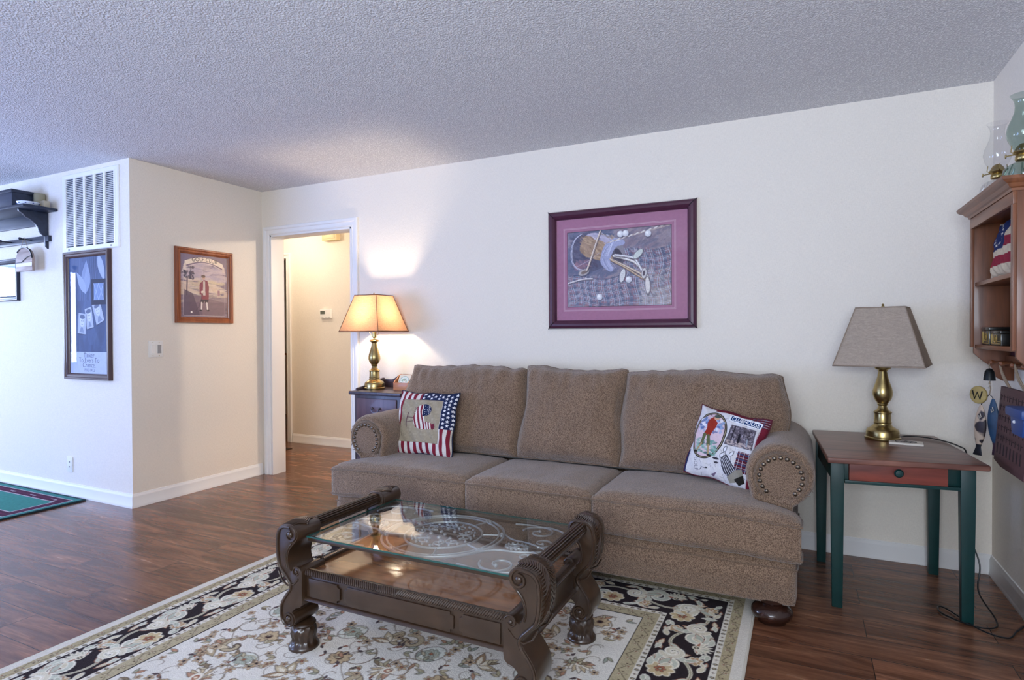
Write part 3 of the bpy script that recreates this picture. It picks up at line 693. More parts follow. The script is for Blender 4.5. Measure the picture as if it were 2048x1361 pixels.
# 4 the partly seen landscape picture
cv = Canvas(.55, .268, 350, '#8fa3b8')
cv.rect(0, .55, 0, .09, '#6d7f86'); cv.rect(0, .55, .15, .27, '#b4c6dc')
for i in range(160): cv.ell(rng.random()*.55, .06+rng.random()*.09, .02, .012, rng.choice(['#4c6070', '#5f7683', '#7d93a3', '#3e5560']), 0, .6)
cv.ell(.42, .06, .03, .018, '#2f4a50'); cv.line([(0, .012), (.55, .012), (.55, .256), (0, .256)], .012, '#e6ebf2')
framed('framed_landscape', 'dark and silver framed landscape picture under the wall shelf at left edge', -1.745, -D, 1.657, 0, .64, .338,
       [(0, 0), (0, .018), (.006, .024), (.014, .024), (.018, .018), (.030, .020), (.040, .010), (.040, 0)], mat('dark_silver_frame', '#30323c', .28, metal=.5), cv)

# ------------------------------------------------------------------ peg shelf on the alcove wall
M_SHELF = wood_mat('dark_blue_green_shelf', '#1d2230', '#2c3446', .4, 'x', .1)
t = thing('wall_shelf', 'dark painted wall shelf with scrolled brackets and peg rail at left edge', 'shelf', (-1.75, -D, 0))
MB().box(-.87, .87, -.225, 0, 2.150, 2.172).build('shelf_board', M_SHELF, t, bevel=.006)
MB().box(-.72, .72, -.022, 0, 2.06, 2.1505).build('back_board', M_SHELF, t, bevel=.002)
bp_ = [(0, 2.15), (-.195, 2.15), (-.19, 2.132), (-.165, 2.118), (-.145, 2.095), (-.12, 2.085), (-.085, 2.055), (-.07, 2.03), (-.066, 2.012), (-.055, 1.995), (-.035, 1.975), (-.0225, 1.97), (-.0225, 1.915), (-.015, 1.89), (0, 1.875)]
for x in (-.73, .73): MB().prism(bp_, x-.011, x+.011, 'yz').build('bracket', M_SHELF, t, bevel=.002)
MB().box(-.78, .78, -.0222, 0, 1.930, 1.975).build('peg_rail', M_SHELF, t, bevel=.003)
for x in (-.44, .04, .25, .54): MB().lathe([(.006, 0), (.006, -.06), (.011, -.068), (.013, -.076), (.009, -.084), (.002, -.086)], (x, -.0225, 1.955), 12, 'y').build('peg', M_SHELF, t)
t = thing('storage_box', 'dark box with a faint heart outline standing on the wall shelf', 'box', (-1.34, -D-.13, 2.1722))
MB().box(-.30, .265, -.075, .075, 0, .125).build('body', M_SHELF, t, bevel=.004)
MB().box(-.305, .27, -.08, .08, .105, .13).build('lid', M_SHELF, t, bevel=.003)
hp = [(16*math.sin(a_)**3/16*.05, -.0812, .062+(13*math.cos(a_)-5*math.cos(2*a_)-2*math.cos(3*a_)-math.cos(4*a_))/16*.045) for a_ in [2*PI*k/40 for k in range(40)]]
MB().tube(hp, .0013, 5, True).build('heart_outline', mat('tan_wire', '#a98f78', .5), t)
t = thing('enamel_dish', 'small white dish with blue marks on the end of the wall shelf', 'dish', (-1.0, -D-.135, 2.1722))
MB().lathe([(.045, 0), (.052, .004), (.068, .020), (.072, .030), (.070, .032), (.062, .022), (.044, .008), (.001, .007)], n=36).build('bowl', mat('white_enamel', '#e8ecf4', .2), t)
for k in range(9): a_ = 2*PI*k/9; MB().ball((.0665*math.cos(a_), .0665*math.sin(a_), .020), .006, 5, sz=.6).build('blue_mark', mat('blue_glaze', '#2a3c8a', .3), t)
t = thing('wooden_block', 'small tan wooden block at the right end of the wall shelf', 'ornament', (-.935, -D-.06, 2.1722))
MB().box(-.03, .03, -.02, .02, 0, .05).build('block', mat('pale_wood', '#b3a78e', .6, var=.1), t, bevel=.004)
t = thing('tan_tin', 'tan tin behind the dark box on the wall shelf', 'ornament', (-1.045, -D-.04, 2.1722))
MB().lathe([(.036, 0), (.037, .004), (.037, .115), (.034, .12)], n=28).build('can', mat('tan_card', '#8e8569', .6, var=.08), t)
# hanging wooden plaque
t = thing('hanging_plaque', 'arched wooden plaque hanging by a cord from a peg of the shelf', 'plaque', (-1.185, -D-.075, 1.79), .0)
M_PLAQ = wood_mat('weathered_tan_wood', '#8d7a70', '#b9a698', .6, 'x', 0)
ar = [(-.115, -.085), (.115, -.085), (.115, 0)]+[(.115*math.cos(PI*k/16), .01+.085*math.sin(PI*k/16)) for k in range(1, 16)]+[(-.115, 0)]
MB().prism(ar, -.009, .009).build('board', M_PLAQ, t, bevel=.002)
MB().tube([(-.108, -.012, -.018), (-.03, -.012, -.016), (.05, -.012, .02), (.11, -.012, .03)], .003).build('dark_branch', M_BLACK, t)
MB().box(-.116, .116, -.0115, -.0092, -.048, -.022).build('stripe', mat('pale_stripe', '#d8cfc8', .5), t)
MB().tube([(.116*math.cos(PI*k/20*.8), -.0105, .012+.086*math.sin(PI*k/20*.8)) for k in range(21)], .005, 6).build('dark_edge', M_BLACK, t)
MB().tube([(-.05, -.006, .085), (-.022, .003, .178), (-.017, .005, .1762), (.055, -.006, .082)], .0018, 6).build('cord', mat('twine', '#9c8c78', .9), t)

# ------------------------------------------------------------------ hearth mat
t = thing('hearth_mat', 'green mat with maroon border on the floor at left edge', 'mat')
x0, x1, y0, y1 = -1.95, -.50, -1.70, -1.165
cv = Canvas(x1-x0, y1-y0, 260, '#1f3a3c')
cv.rect(.012, cv.w-.012, .012, cv.h-.012, '#3d7f78'); cv.rect(.055, cv.w-.055, .055, cv.h-.055, '#4a2038')
k = .060
def rl(i, wd, c): cv.line([(i, i), (cv.w-i, i), (cv.w-i, cv.h-i), (i, cv.h-i), (i, i)], wd, c)
rl(.055, .006, '#cfc0c4'); rl(.135, .007, '#d9ccd0'); rl(.095, .020, '#5a2541')
for j in range(5): cv.line([(cv.w-.25-j*.28, cv.h-.095), (cv.w-.18-j*.28, cv.h-.095), (cv.w-.18-j*.28, cv.h-.115)], .005, '#d9ccd0')
cv.rect(.139, cv.w-.139, .139, cv.h-.139, '#3d8378'); cv.mottle(.12, 2.5, 3)
def fn(U, V):
    e = np.minimum(np.minimum(U, cv.w-U), np.minimum(V, cv.h-V)); return np.stack([U+x0, V+y0, np.where(e < .003, .0005, .011)], 1)
cv.mesh('woven_top', fn, attr_mat('woven_mat', .95, .002, 400), t)
rect = MB().tube([(x0, y0, .006), (x1, y0, .006), (x1, y1, .006), (x0, y1, .006)], .006, 6, True); rect.build('binding', mat('dark_binding', '#20343a', .9), t)

# ------------------------------------------------------------------ patterned area rug
RX0, RX1, RY0, RY1 = 1.610, 4.015, -3.86, -.795
def make_rug():
    t = thing('area_rug', 'large cream floral rug with dark brown scroll border under the coffee table', 'rug')
    w, h = RX1-RX0, RY1-RY0; cv = Canvas(w, h, 300, '#d9d3c6'); rng = random.Random(11)
    CR, DK, OL, TN, RU, SG, BR = '#e2ddd2', '#2e2528', '#a99a78', '#c3b392', '#a5694f', '#8e9a92', '#6f5646'
    b = [.043, .085, .110, .333, .356, .415]
    cv.rect(b[0], w-b[0], b[0], h-b[0], '#b3a583'); cv.rect(b[1], w-b[1], b[1], h-b[1], '#e0dacb'); cv.rect(b[2], w-b[2], b[2], h-b[2], DK)
    cv.rect(b[3], w-b[3], b[3], h-b[3], '#e0dacb'); cv.rect(b[4], w-b[4], b[4], h-b[4], '#b5a888'); cv.rect(b[5], w-b[5], b[5], h-b[5], DK); cv.rect(b[5]+.006, w-b[5]-.006, b[5]+.006, h-b[5]-.006, CR)
    def runs(d):
        yield ((d, d), (w-d, d)); yield ((w-d, d), (w-d, h-d)); yield ((w-d, h-d), (d, h-d)); yield ((d, h-d), (d, d))
    # bead rows
    for d in ((b[1]+b[2])/2, (b[3]+b[4])/2):
        for (xa, ya), (xb, yb) in runs(d):
            L_ = math.hypot(xb-xa, yb-ya); n = int(L_/.030); ux, uy = (xb-xa)/L_, (yb-ya)/L_
            for i in range(n):
                x, y = xa+ux*L_*(i+.5)/n, ya+uy*L_*(i+.5)/n
                if i % 3 == 2: cv.line([(x-uy*.005, y+ux*.005), (x+uy*.005, y-ux*.005)], .003, BR); cv.line([(x-ux*.005, y-uy*.005), (x+ux*.005, y+uy*.005)], .003, BR)
                else: cv.ell(x, y, .009, .007, DK); cv.ell(x, y, .0045, .003, TN)
    # guard bands: little zigzag vine with leaves
    for d, hw in (((b[0]+b[1])/2, .015), ((b[4]+b[5])/2, .021)):
        for (xa, ya), (xb, yb) in runs(d):
            L_ = math.hypot(xb-xa, yb-ya); n = int(L_/.055); ux, uy = (xb-xa)/L_, (yb-ya)/L_
            for i in range(n):
                x, y = xa+ux*L_*(i+.5)/n, ya+uy*L_*(i+.5)/n; s = 1 if i % 2 else -1; q = .0275
                cv.line([(x-ux*q-uy*hw*s, y-uy*q+ux*hw*s), (x+ux*q+uy*hw*s, y+uy*q-ux*hw*s)], .003, '#54483c')
                cv.flower(x-uy*hw*.45*s*-1+ux*.004, y+ux*hw*.45*s*-1, .011, 5, '#d6c9a8', '#5c4b3e', RU, i)
                cv.leaf(x, y, .02, .009, math.atan2(uy, ux)+1.2*s, '#cbbf9e', '#6a5a48', .0015)
                cv.ell(x+ux*.018, y+uy*.018, .004, .004, '#5c4b3e')
    # main dark border
    def palm(x, y, a, s, col='#cfc7b0', tip=RU):
        for k in range(-4, 5):
            cv.leaf(x, y, s*(1-.06*abs(k)), s*.26, a+k*.34, col if k % 2 else tip if abs(k) > 2 else '#b9b69f', '#efe8d6', .0028)
        cv.ell(x, y, s*.25, s*.25, '#e6ddc6'); cv.ell(x, y, s*.16, s*.16, DK); cv.ell(x, y, s*.07, s*.07, '#d9caa8')
    def scroll(x, y, r, a, turn, wd, col, out=None, n=26, lp=1.35):
        P = []
        for k in range(n+1):
            q = k/n; rr = r*(1-.82*q); th = a+turn*2*PI*lp*q; P.append((x+rr*math.cos(th), y+rr*math.sin(th)))
        if out: cv.line(P, wd+.005, out)
        for k in range(n): cv.line(P[k:k+2], wd*(1-.55*k/n), col)
        return P[0]
    mid = (b[2]+b[3])/2
    for (xa, ya), (xb, yb) in runs(mid):
        L_ = math.hypot(xb-xa, yb-ya); P_ = L_/round(L_/.46); n = round(L_/.46); ux, uy = (xb-xa)/L_, (yb-ya)/L_; vx, vy = -uy, ux
        A = math.atan2(uy, ux)
        vine = [(xa+ux*L_*k/160+vx*.055*math.sin(2*PI*n*k/160), ya+uy*L_*k/160+vy*.055*math.sin(2*PI*n*k/160)) for k in range(161)]
        cv.line(vine, .012, '#d8d0b8'); cv.line(vine, .004, '#8f8a72')
        for i in range(n):
            for hf in (0, 1):
                s = 1 if hf == 0 else -1; c0 = (i+.25+.5*hf)*P_
                X_ = lambda u, v: (xa+ux*(c0+u)+vx*v*s, ya+uy*(c0+u)+vy*v*s)
                F_ = lambda a: A+a*s
                scroll(*X_(.055, -.035), .060, F_(.9), -s, .026, '#c9cab8', '#efe8d6')
                scroll(*X_(-.085, .030), .044, F_(2.0), s, .018, '#d9d1ba', '#f1ebdc')
                palm(*X_(-.02, -.045), F_(-1.57), .062) if hf == 0 else (cv.flower(*X_(0, -.05), .050, 8, '#c9b48c', '#efe6d0', RU), cv.flower(*X_(0, -.05), .022, 6, RU, '#3a2c2a', TN))
                cv.flower(*X_(.10, .055), .030, 7, '#b99a74', '#efe6d0', RU, i)
                for q, (u, v, l, a) in enumerate(((-.10, -.06, .05, 2.6), (.03, .075, .055, .35), (.14, -.075, .05, -.6), (-.04, .085, .045, 2.9), (.11, -.02, .06, 1.1), (-.13, -.02, .05, -1.2), (.075, .095, .03, 0), (-.15, -.09, .035, .4), (-.19, .06, .07, -.5), (-.21, .09, .06, .1), (.17, -.09, .05, .2), (-.06, -.095, .045, 3.0), (.19, -.055, .045, 2.0), (-.17, .02, .05, 2.2), (.045, -.095, .04, .2), (.16, .09, .045, -2.6))):
                    cv.leaf(*X_(u, v), l, l*.42, F_(a), ('#c9cab8', '#d5cbb0', '#b8bba8')[q % 3], '#f1ebdc' if q % 2 else RU, .0022)
    # cream field: vines, big palmettes, curled leaves and small flowers
    f0 = b[5]+.012; FW, FH = w-2*f0, h-2*f0
    def inside(x, y, m=.03): return f0+m < x < w-f0-m and f0+m < y < h-f0-m
    VC = '#8a7a66'
    for sx in (0, 1):
        for k in range(7):
            for q in range(2):
                y0 = f0+FH*(k+.5)/7; x0 = f0+FW*(.14+.36*q) if sx == 0 else w-f0-FW*(.14+.36*q)
                s = 1 if (k+q) % 2 else -1; m = 1 if sx == 0 else -1
                pth = [(x0+m*.13*math.sin(2.6*u)*s, y0+.24*(u-.5)) for u in [j/24 for j in range(25)]]
                cv.line(pth, .0035, VC)
                scroll(x0+m*.10*s, y0+.05, .075, 1.2, m*s, .006, VC, None, lp=1.1)
                scroll(x0-m*.02, y0-.10, .055, 2.2, -m*s, .022, '#b9a98b', '#5f5044', lp=.8)
    for gx in range(8):
        for gy in range(13):
            x = f0+FW*(gx+.5+.4*(gy%2-.5))/8+rng.uniform(-.02, .02); y = f0+FH*(gy+.5)/13+rng.uniform(-.02, .02); a = rng.random()*6.3
            if not inside(x, y, .07): continue
            ty = (gx*2+gy) % 4
            if ty == 0:
                for k in range(-4, 5): cv.leaf(x, y, .075-.004*abs(k), .024, a+k*.33, ('#b58d73' if abs(k) == 4 else '#cbb794' if k % 2 else '#e8e0cf'), '#5f4a40', .0024)
                cv.ell(x, y, .028, .022, '#e8e0cf', a); cv.ell(x, y, .016, .012, '#a5694f', a); cv.ell(x, y, .007, .006, '#e8d9bd')
            elif ty == 1:
                cv.ell(x, y, .062, .050, '#6b5a4c', a); cv.ell(x, y, .058, .046, '#dfe0d4', a); cv.flower(x, y, .034, 9, '#aeb3a2', '#7d7f70', RU); scroll(x, y, .052, a, 1, .010, '#b6b39c', None, lp=.6)
            elif ty == 2:
                cv.flower(x, y, .046, 8, '#c7b08c', '#5f4a40', RU, a); cv.ell(x, y, .009, .009, DK)
            else:
                for k in range(3): cv.leaf(x, y, .085, .036, a+k*.9-.9, ('#b9a684', '#cdbd9c', '#a5896c')[k], '#54443a', .0026); cv.leaf(x, y, .06, .018, a+k*.9-.9, '#e6dcc6')
    n = 0
    while n < 1500:
        x = rng.uniform(f0, w-f0); y = rng.uniform(f0, h-f0); a = rng.random()*6.3; n += 1
        if not inside(x, y, .025): continue
        q = rng.random()
        if q < .28: cv.flower(x, y, rng.uniform(.013, .023), 5, '#c2a988', '#5f4a40', rng.choice([DK, RU]), a)
        elif q < .52: cv.leaf(x, y, .045, .016, a, rng.choice(['#b3a888', '#9da394', '#b98d72', '#8b7a62']), '#54443a', .002); cv.leaf(x, y, .035, .014, a+.9, rng.choice(['#c3b798', '#a8a88f']), '#54443a', .002)
        elif q < .72: cv.line([(x+.035*u*math.cos(a+1.5*u), y+.035*u*math.sin(a+1.5*u)) for u in [j/8*1.6 for j in range(9)]], .003, VC)
        elif q < .88: cv.ell(x, y, .009, .006, '#7a6656', a); cv.ell(x, y, .005, .003, '#d8cbb0', a)
        else: cv.leaf(x, y, .03, .014, a, '#55484a'); cv.leaf(x, y, .026, .012, a+2, '#8b5f4c')
    rr = np.random.RandomState(5); cv.a *= (1+(rr.rand(cv.ny, cv.nx, 1)-.5)*.16).astype(np.float32)
    cv.rect(b[0]*.25, w, 0, 0, CR)
    cv.mottle(.05, 24, 2)
    def fn(U, V):
        e = np.minimum(np.minimum(U, w-U), np.minimum(V, h-V)); z = .0095+.0012*rr.rand(len(U)); return np.stack([U+RX0, V+RY0, np.where(e < .004, .0008, z)], 1)
    cv.mesh('woven_pile', fn, attr_mat('rug_wool', .95, .002, 260), t)
    MB().tube([(RX0, RY0, .005), (RX1, RY0, .005), (RX1, RY1, .005), (RX0, RY1, .005)], .0055, 6, True).build('edge_binding', mat('cream_binding', '#d6d0c0', .9, bump=.001, bscale=300), t)
make_rug()
RUG = .0105

# ------------------------------------------------------------------ soft shapes
def cube_faces(n):
    for ax in range(3):
        for s in (-1, 1):
            yield ax, s, [[None]*(n+1) for _ in range(n+1)]
def pad(name, f, m, parent, n=(26, 10, 18)):
    """a cushion: the surface of the cube [-1,1]^3 carried by f; n = divisions along x, y, z"""
    mb = MB()
    for ax in range(3):
        a, b = [i for i in range(3) if i != ax]; na, nb = n[a], n[b]
        for s in (-1, 1):
            v = []
            for j in range(nb+1):
                for i in range(na+1):
                    p = [0, 0, 0]; p[ax] = s; p[a] = -1+2*i/na; p[b] = -1+2*j/nb; v.append(f(Vector(p)))
            mb.add(v, [(j*(na+1)+i, j*(na+1)+i+1, (j+1)*(na+1)+i+1, (j+1)*(na+1)+i) for j in range(nb) for i in range(na)])
    return mb.build(name, m, parent, weld=True, angle=180)
def rounded(p, h, r):
    q = Vector([p[i]*h[i] for i in range(3)]); c = Vector([max(-(h[i]-r), min(h[i]-r, q[i])) for i in range(3)]); d = q-c
    # spread samples through the rounded edge
    if d.length > 1e-9: q = c+d.normalized()*r if max(abs(x) for x in d) > r-1e-9 else q
    return q
def nz(p, s, seed=0.): return noise.noise(Vector((p[0]*s+seed, p[1]*s+seed*1.7, p[2]*s-seed)))

# ------------------------------------------------------------------ sofa
def make_sofa():
    t = thing('sofa', 'three-seat taupe fabric sofa with rolled nailhead arms against the back wall', 'sofa')
    SXL, SXR, FY, BY = 1.765, 4.180, -1.035, -.09
    # base with bulging front rail, two seams
    def fb(p):
        h = Vector(((SXR-SXL)/2, (BY-FY)/2, .117)); q = rounded(p, h, .02)
        if p.y < -.5:
            z = q.z; q.y += .010*math.cos((z+.11)/.22*PI*2) 
        return q+Vector(((SXL+SXR)/2, (FY+BY)/2, .198))
    base = pad('base_frame', fb, M_SOFA, t, (60, 8, 24))
    for z in (.243,): MB().tube([(SXL-.001, FY-.002, z)]+[(SXL+(SXR-SXL)*k/40, FY-.0035, z+.0015*math.sin(k)) for k in range(1, 40)]+[(SXR+.001, FY-.002, z), (SXR+.004, FY+.03, z), (SXR+.004, BY-.1, z)], .004, 6).build('seam_welt', M_PIPE, base)
    # feet
    prof = [(.044, .098), (.056, .090), (.048, .084), (.044, .078), (.062, .070), (.079, .054), (.082, .040), (.077, .024), (.058, .012), (.056, 0)]
    for x, y in ((4.085, -.985), (1.85, -.975), (4.08, -.17), (1.87, -.17)):
        z0 = RUG if (x < 4.0 and y < RY1) else 0
        MB().lathe([(r, z0+h*(1-z0/.098)) for r, h in prof][::-1], (x, y, 0), 28).build('bun_foot', M_DARKFOOT, t, angle=60)
    MB().box(SXL+.05, SXR-.05, -.34, BY, .31, .84).build('back_frame', M_SOFA, t, bevel=.03, bseg=3)
    # arms
    def arm(xc, sgn):
        R, zc = .138, .592; y0, y1 = -.905, -.12
        prof = [(xc-sgn*.10, .30), (xc-sgn*.112, .40), (xc-sgn*.118, .50)]
        for k in range(25):
            a = PI*(1.12-1.42*k/24); prof.append((xc+sgn*R*math.cos(a), zc+R*math.sin(a)))
        prof += [(xc+sgn*.055, .46), (xc+sgn*.045, .40), (xc+sgn*.045, .30)]
        m = len(prof); rings = [(y1, .985), (y1-.02, 1.0)]+[(y1-.02+(y0+.04-y1+.02)*k/12, 1.0) for k in range(1, 13)]+[(y0+.02, .992), (y0+.006, .965), (y0-.004, .92), (y0-.010, .86), (y0-.011, .80), (y0-.006, .755), (y0-.004, .74)]
        v = []; f = []
        for ri, (y, s) in enumerate(rings):
            for k, (x, z) in enumerate(prof):
                front = max(0, (ri-10)/8) if ri < 19 else .6
                g = 1+.016*min(1, front)*math.sin(k*2.1+xc*5)*(1 if 3 < k < m-3 else 0)
                zz = zc+(z-zc)*s*g if z > .42 else z
                dz = .006*nz((x, y, z), 7)
                v.append((xc+(x-xc)*s*g, y+.004*nz((x, z, 0), 30), zz+dz))
        nr = len(rings)
        for i in range(nr-1):
            for k in range(m): f.append((i*m+k, i*m+(k+1) % m, (i+1)*m+(k+1) % m, (i+1)*m+k))
        f += [tuple(range(m)), tuple((nr-1)*m+k for k in range(m))]
        a_ = MB().add(v, f).build('arm', M_SOFA, t, angle=70)
        # oval front panel, its welt and the nailheads
        oc = (xc+sgn*.005, .588)
        def ear(k, n, r):
            a = PI*(1.30-1.60*k/n); sx = 1.0; return (oc[0]+sgn*r*math.cos(a)*sx, y0-.012, oc[1]+r*math.sin(a)*1.0-(.0 if k else 0))
        pn = [ear(k, 28, .100) for k in range(29)]
        MB().prism([(p[0], p[2]) for p in pn], y0-.014, y0+.01).build('arm_front_panel', M_SOFA, a_, bevel=.003)
        MB().tube([(p[0], y0-.015, p[2]) for p in pn], .0045, 8).build('welt', M_PIPE, a_)
        MB().tube([(oc[0]+1.06*(p[0]-oc[0]), y0-.012, oc[1]+1.06*(p[2]-oc[1])) for p in pn], .003, 6).build('welt', M_PIPE, a_)
        for k in range(11):
            mb = MB(); q = ear(k+.5, 11, .108); q2 = ear(k+.5+.35*math.sin(k*3), 11, .134)
            mb.tube([(q[0], y0-.006, q[2]), ((q[0]+q2[0])/2+.002*math.sin(k*5), y0-.0085, (q[2]+q2[2])/2), (q2[0], y0+.001, q2[2])], [.003, .0022, .0008], 5)
            mb.build('gather_fold', M_PIPE, a_)
        nail0 = MB().ball((0, 0, 0), .0092, 6, sy=.6).build('nailhead', mat('nailhead_brass', '#6d6358', .35, metal=1), a_)
        for k in range(17):
            o = nail0 if k == 0 else nail0.copy()
            if k: COL.objects.link(o); o.parent = a_
            a = PI*(1.27-1.54*k/16); o.location = (oc[0]+sgn*.084*math.cos(a), y0-.0165, oc[1]+.084*math.sin(a))
        return a_
    arm(4.112, 1); arm(1.892, -1)
    # seat cushions: outer two wrap in front of the arms
    def seat(x0, x1, side, seed):
        h = Vector(((x1-x0)/2, .27, .095)); yc = FY-.03+.27
        def f(p):
            q = rounded(p, h, .035); u, v = p.x, p.y
            if p.z > 0: q.z += .022*(1-u**4)*(1-(max(0, v))**4)*(1 if v > -1 else 1)*(p.z)*(1-abs(v)**6*.7)
            q.y -= .018*(1-u**4)*(v < -.5)*abs(v)
            if v < -.9: q.y -= .006*math.cos(p.z*1.5)
            q.z += .004*nz(q, 9, seed)+.0022*nz(q, 32, seed)*(p.z > .2)
            if p.z > 0 and v < -.2: q.z += .0028*math.sin(q.x*95+3*nz(q, 9, seed))*max(0, -v-.2)*(1-v*v)*2*(.4+.6*(side < 0))
            q = q+Vector(((x0+x1)/2, yc, .376))
            if side and q.y > -.955:
                lim = (x0+.215) if side < 0 else (x1-.185); k = min(1, (q.y+.955)/.035)
                if side < 0 and q.x < lim: q.x = q.x+(lim-q.x)*k
                if side > 0 and q.x > lim: q.x = q.x+(lim-q.x)*k
            if side and q.y < -.93: q.z -= .014*max(0, 1-abs((x0 if side < 0 else x1)-q.x)/.2)
            return q
        c = pad('seat_cushion', f, M_SOFA, t, (44, 32, 12))
        for s in (1, -1):
            L_ = []
            for k in range(121):
                a = k/120*8; e = int(min(a, 7.999)//2); r = min(a, 7.999)/2-e; r = -1+2*r
                P_ = [(r, -1), (1, r), (-r, 1), (-1, -r)][e]; rc = .94
                L_.append(f(Vector((P_[0]*1, P_[1]*1, s*.70)))+Vector((P_[0]*.002, P_[1]*.004, 0)))
            MB().tube(L_[:-1], .0052, 7, True).build('piping', M_PIPE, c)
        return c
    seat(1.762, 2.648, -1, 1.); seat(2.652, 3.322, 0, 4.); seat(3.326, 4.196, 1, 8.)
    # loose back cushions
    def back(x0, x1, ztop, seed, ear):
        h = Vector(((x1-x0)/2, .095, .262)); R_ = Matrix.Rotation(math.radians(-20), 4, 'X')
        def f(p):
            q = rounded(p, h, .042); u, w_ = p.x, p.z
            q.y *= 1+.62*(1-u**4)*(1-w_**4)
            top = max(0, w_)**3
            q.z += .012*top+top*(.010*math.sin(q.x*9+seed)-.004*(1-u*u)+.012*nz((q.x, 0, 0), 14, seed)+.010*abs(u)**6)-.016*abs(u)**14*top
            edge = max(abs(u), 0)**10
            q.x += .010*edge*u/abs(u+1e-9)*math.sin(w_*4+seed)*(1 if abs(u) > .5 else 0)
            fold = math.sin(q.x*58+5*nz(q, 6, seed)+w_*3)*max(0, w_-.15)**1.2*(1-abs(w_)**8)
            if p.y < 0: q.y += .011*fold+.014*nz(q, 5, seed)+.006*nz(q, 15, seed)
            if ear and u*ear > .8: q.x += ear*.016*math.sin((w_+.1)*3.3)*(abs(u)-.8)*5
            return R_ @ q+Vector(((x0+x1)/2, -.435, .480+.262-.022))
        c = pad('back_cushion', f, M_SOFA, t, (52, 8, 34))
        L_ = []
        for k in range(160):
            a = k/160*4; e = int(a); r = -1+2*(a-e); P_ = [(r, -1), (1, r), (-r, 1), (-1, -r)][e]
            L_.append(f(Vector((P_[0], -.62, P_[1])))+Vector((P_[0]*.001, -.001, P_[1]*.002)))
        MB().tube(L_, .0046, 7, True).build('piping', M_PIPE, c)
    back(1.862, 2.712, .985, 1.3, -1); back(2.718, 3.308, 1.0, 4.1, 0); back(3.314, 4.125, .975, 7.7, 1)
    return t
make_sofa()

# ------------------------------------------------------------------ throw pillows
def pillow(name, label, cv, loc, rot, hw, hh, T, backm, seed):
    t = thing(name, label, 'throw pillow', loc); t.rotation_euler = rot
    def shp(u, v, s):
        e = (1-np.abs(u)**3.0)*(1-np.abs(v)**3.0); y = -s*T*np.clip(e, 0, 1)**.5
        x = hw*u*(1-.05*(1-v*v)*np.abs(u)**2); z = hh*v*(1-.05*(1-u*u)*np.abs(v)**2)
        wob = .004*np.sin(u*7+seed)*np.sin(v*6+seed*2)+.0025*np.sin(u*19+v*13+seed)
        z = z+.004*np.sin(u*6+seed)*np.abs(v)**6; x = x+.004*np.sin(v*7+seed)*np.abs(u)**6
        return np.stack([x, y+wob*(e > .02), z], -1)
    cv.mesh('printed_front', lambda U, V: shp(U/cv.w*2-1, V/cv.h*2-1, 1), attr_mat('tapestry', .95, .0012, 500), t)
    mb = MB(); mb.grid(lambda a, b: tuple(shp(np.float64(a*2-1), np.float64(b*2-1), -1)), 30, 30); mb.build('back_panel', backm, t, angle=180)
    L_ = []
    for k in range(120):
        a = k/120*4; e = int(a); r = -1+2*(a-e); P_ = [(r, -1), (1, r), (-r, 1), (-1, -r)][e]; L_.append(tuple(shp(np.float64(P_[0]), np.float64(P_[1]), 1)))
    MB().tube(L_, .004, 6, True).build('edge_cord', backm, t)
    return t
# flag pillow
cv = Canvas(.4, .4, 620, '#d9d2c6'); RD, WH, NV = '#7c2434', '#d6d0cc', '#20294a'
for k in range(10):
    x = .0+k*.0405; cv.rect(x, x+.0215, 0, .4, RD if k % 1 == 0 else WH) if k else cv.rect(0, .012, 0, .4, RD)
cv.rect(.012, .034, 0, .4, WH); cv.rect(.034, .055, 0, .4, RD)
for k in range(8):
    x = .055+k*.0425; cv.rect(x, x+.0215, 0, .4, WH); cv.rect(x+.0215, x+.0425, 0, .4, RD)
cv.rect(.175, .4, .345, .4, NV); cv.rect(.325, .4, .165, .4, NV)
def star(c, x, y, r, col, a0=PI/2): c.poly([(x+(r if k % 2 == 0 else r*.42)*math.cos(a0+PI*k/5), y+(r if k % 2 == 0 else r*.42)*math.sin(a0+PI*k/5)) for k in range(10)], col)
for r_ in range(9):
    for c_ in range(9):
        x = .19+c_*.0255; y = .385-r_*.0262-(.013 if c_ % 2 else 0)
        if (y > .35 or x > .335) and y > .175 and x < .395: star(cv, x, y, .0115, '#e6e6ea')
cv.rect(.052, .322, .075, .345, '#9d917c'); 
for i in range(260): cv.ell(.055+rng.random()*.262, .08+rng.random()*.26, .006, .005, rng.choice(['#a89c86', '#8f8471', '#b2a690']), 0, .4)
cv.line([(.052, .075), (.322, .075), (.322, .345), (.052, .345), (.052, .075)], .002, '#7a6e5e')
# a bird turned on its side, striped body, starry tail
body = [(.165, .295), (.195, .312), (.225, .315), (.250, .305), (.262, .280), (.255, .255), (.235, .243), (.222, .240), (.222, .215), (.232, .205), (.262, .200), (.278, .190), (.285, .175), (.265, .160), (.225, .158), (.190, .160), (.165, .172), (.150, .200), (.148, .235), (.155, .270)]
bb = [tuple(p[:2]) for p in bezier([(*p, 0) for p in body], 5, True)]
cv.poly(bb, '#d9d2cb')
def clip_poly(col, test):
    w_ = cv.win(.14, .29, .15, .32); sl, X, Y = w_; ins = np.zeros(X.shape, bool)
    for i in range(len(bb)):
        x1, y1 = bb[i]; x2, y2 = bb[(i+1) % len(bb)]
        if y1 == y2: continue
        ins ^= ((y1 > Y) != (y2 > Y)) & (X < (x2-x1)*(Y-y1)/(y2-y1)+x1)
    cv.put(sl, (ins & test(X, Y))*1., col)
clip_poly(RD, lambda X, Y: ((X-.02*np.sin(Y*16))*1.0 % .026 < .012) & (X < .232))
clip_poly(RD, lambda X, Y: ((X+.3*(Y-.18)) % .018 < .009) & (X >= .228) & (Y < .22))
clip_poly(NV, lambda X, Y: (Y > .238) & (X > .208))
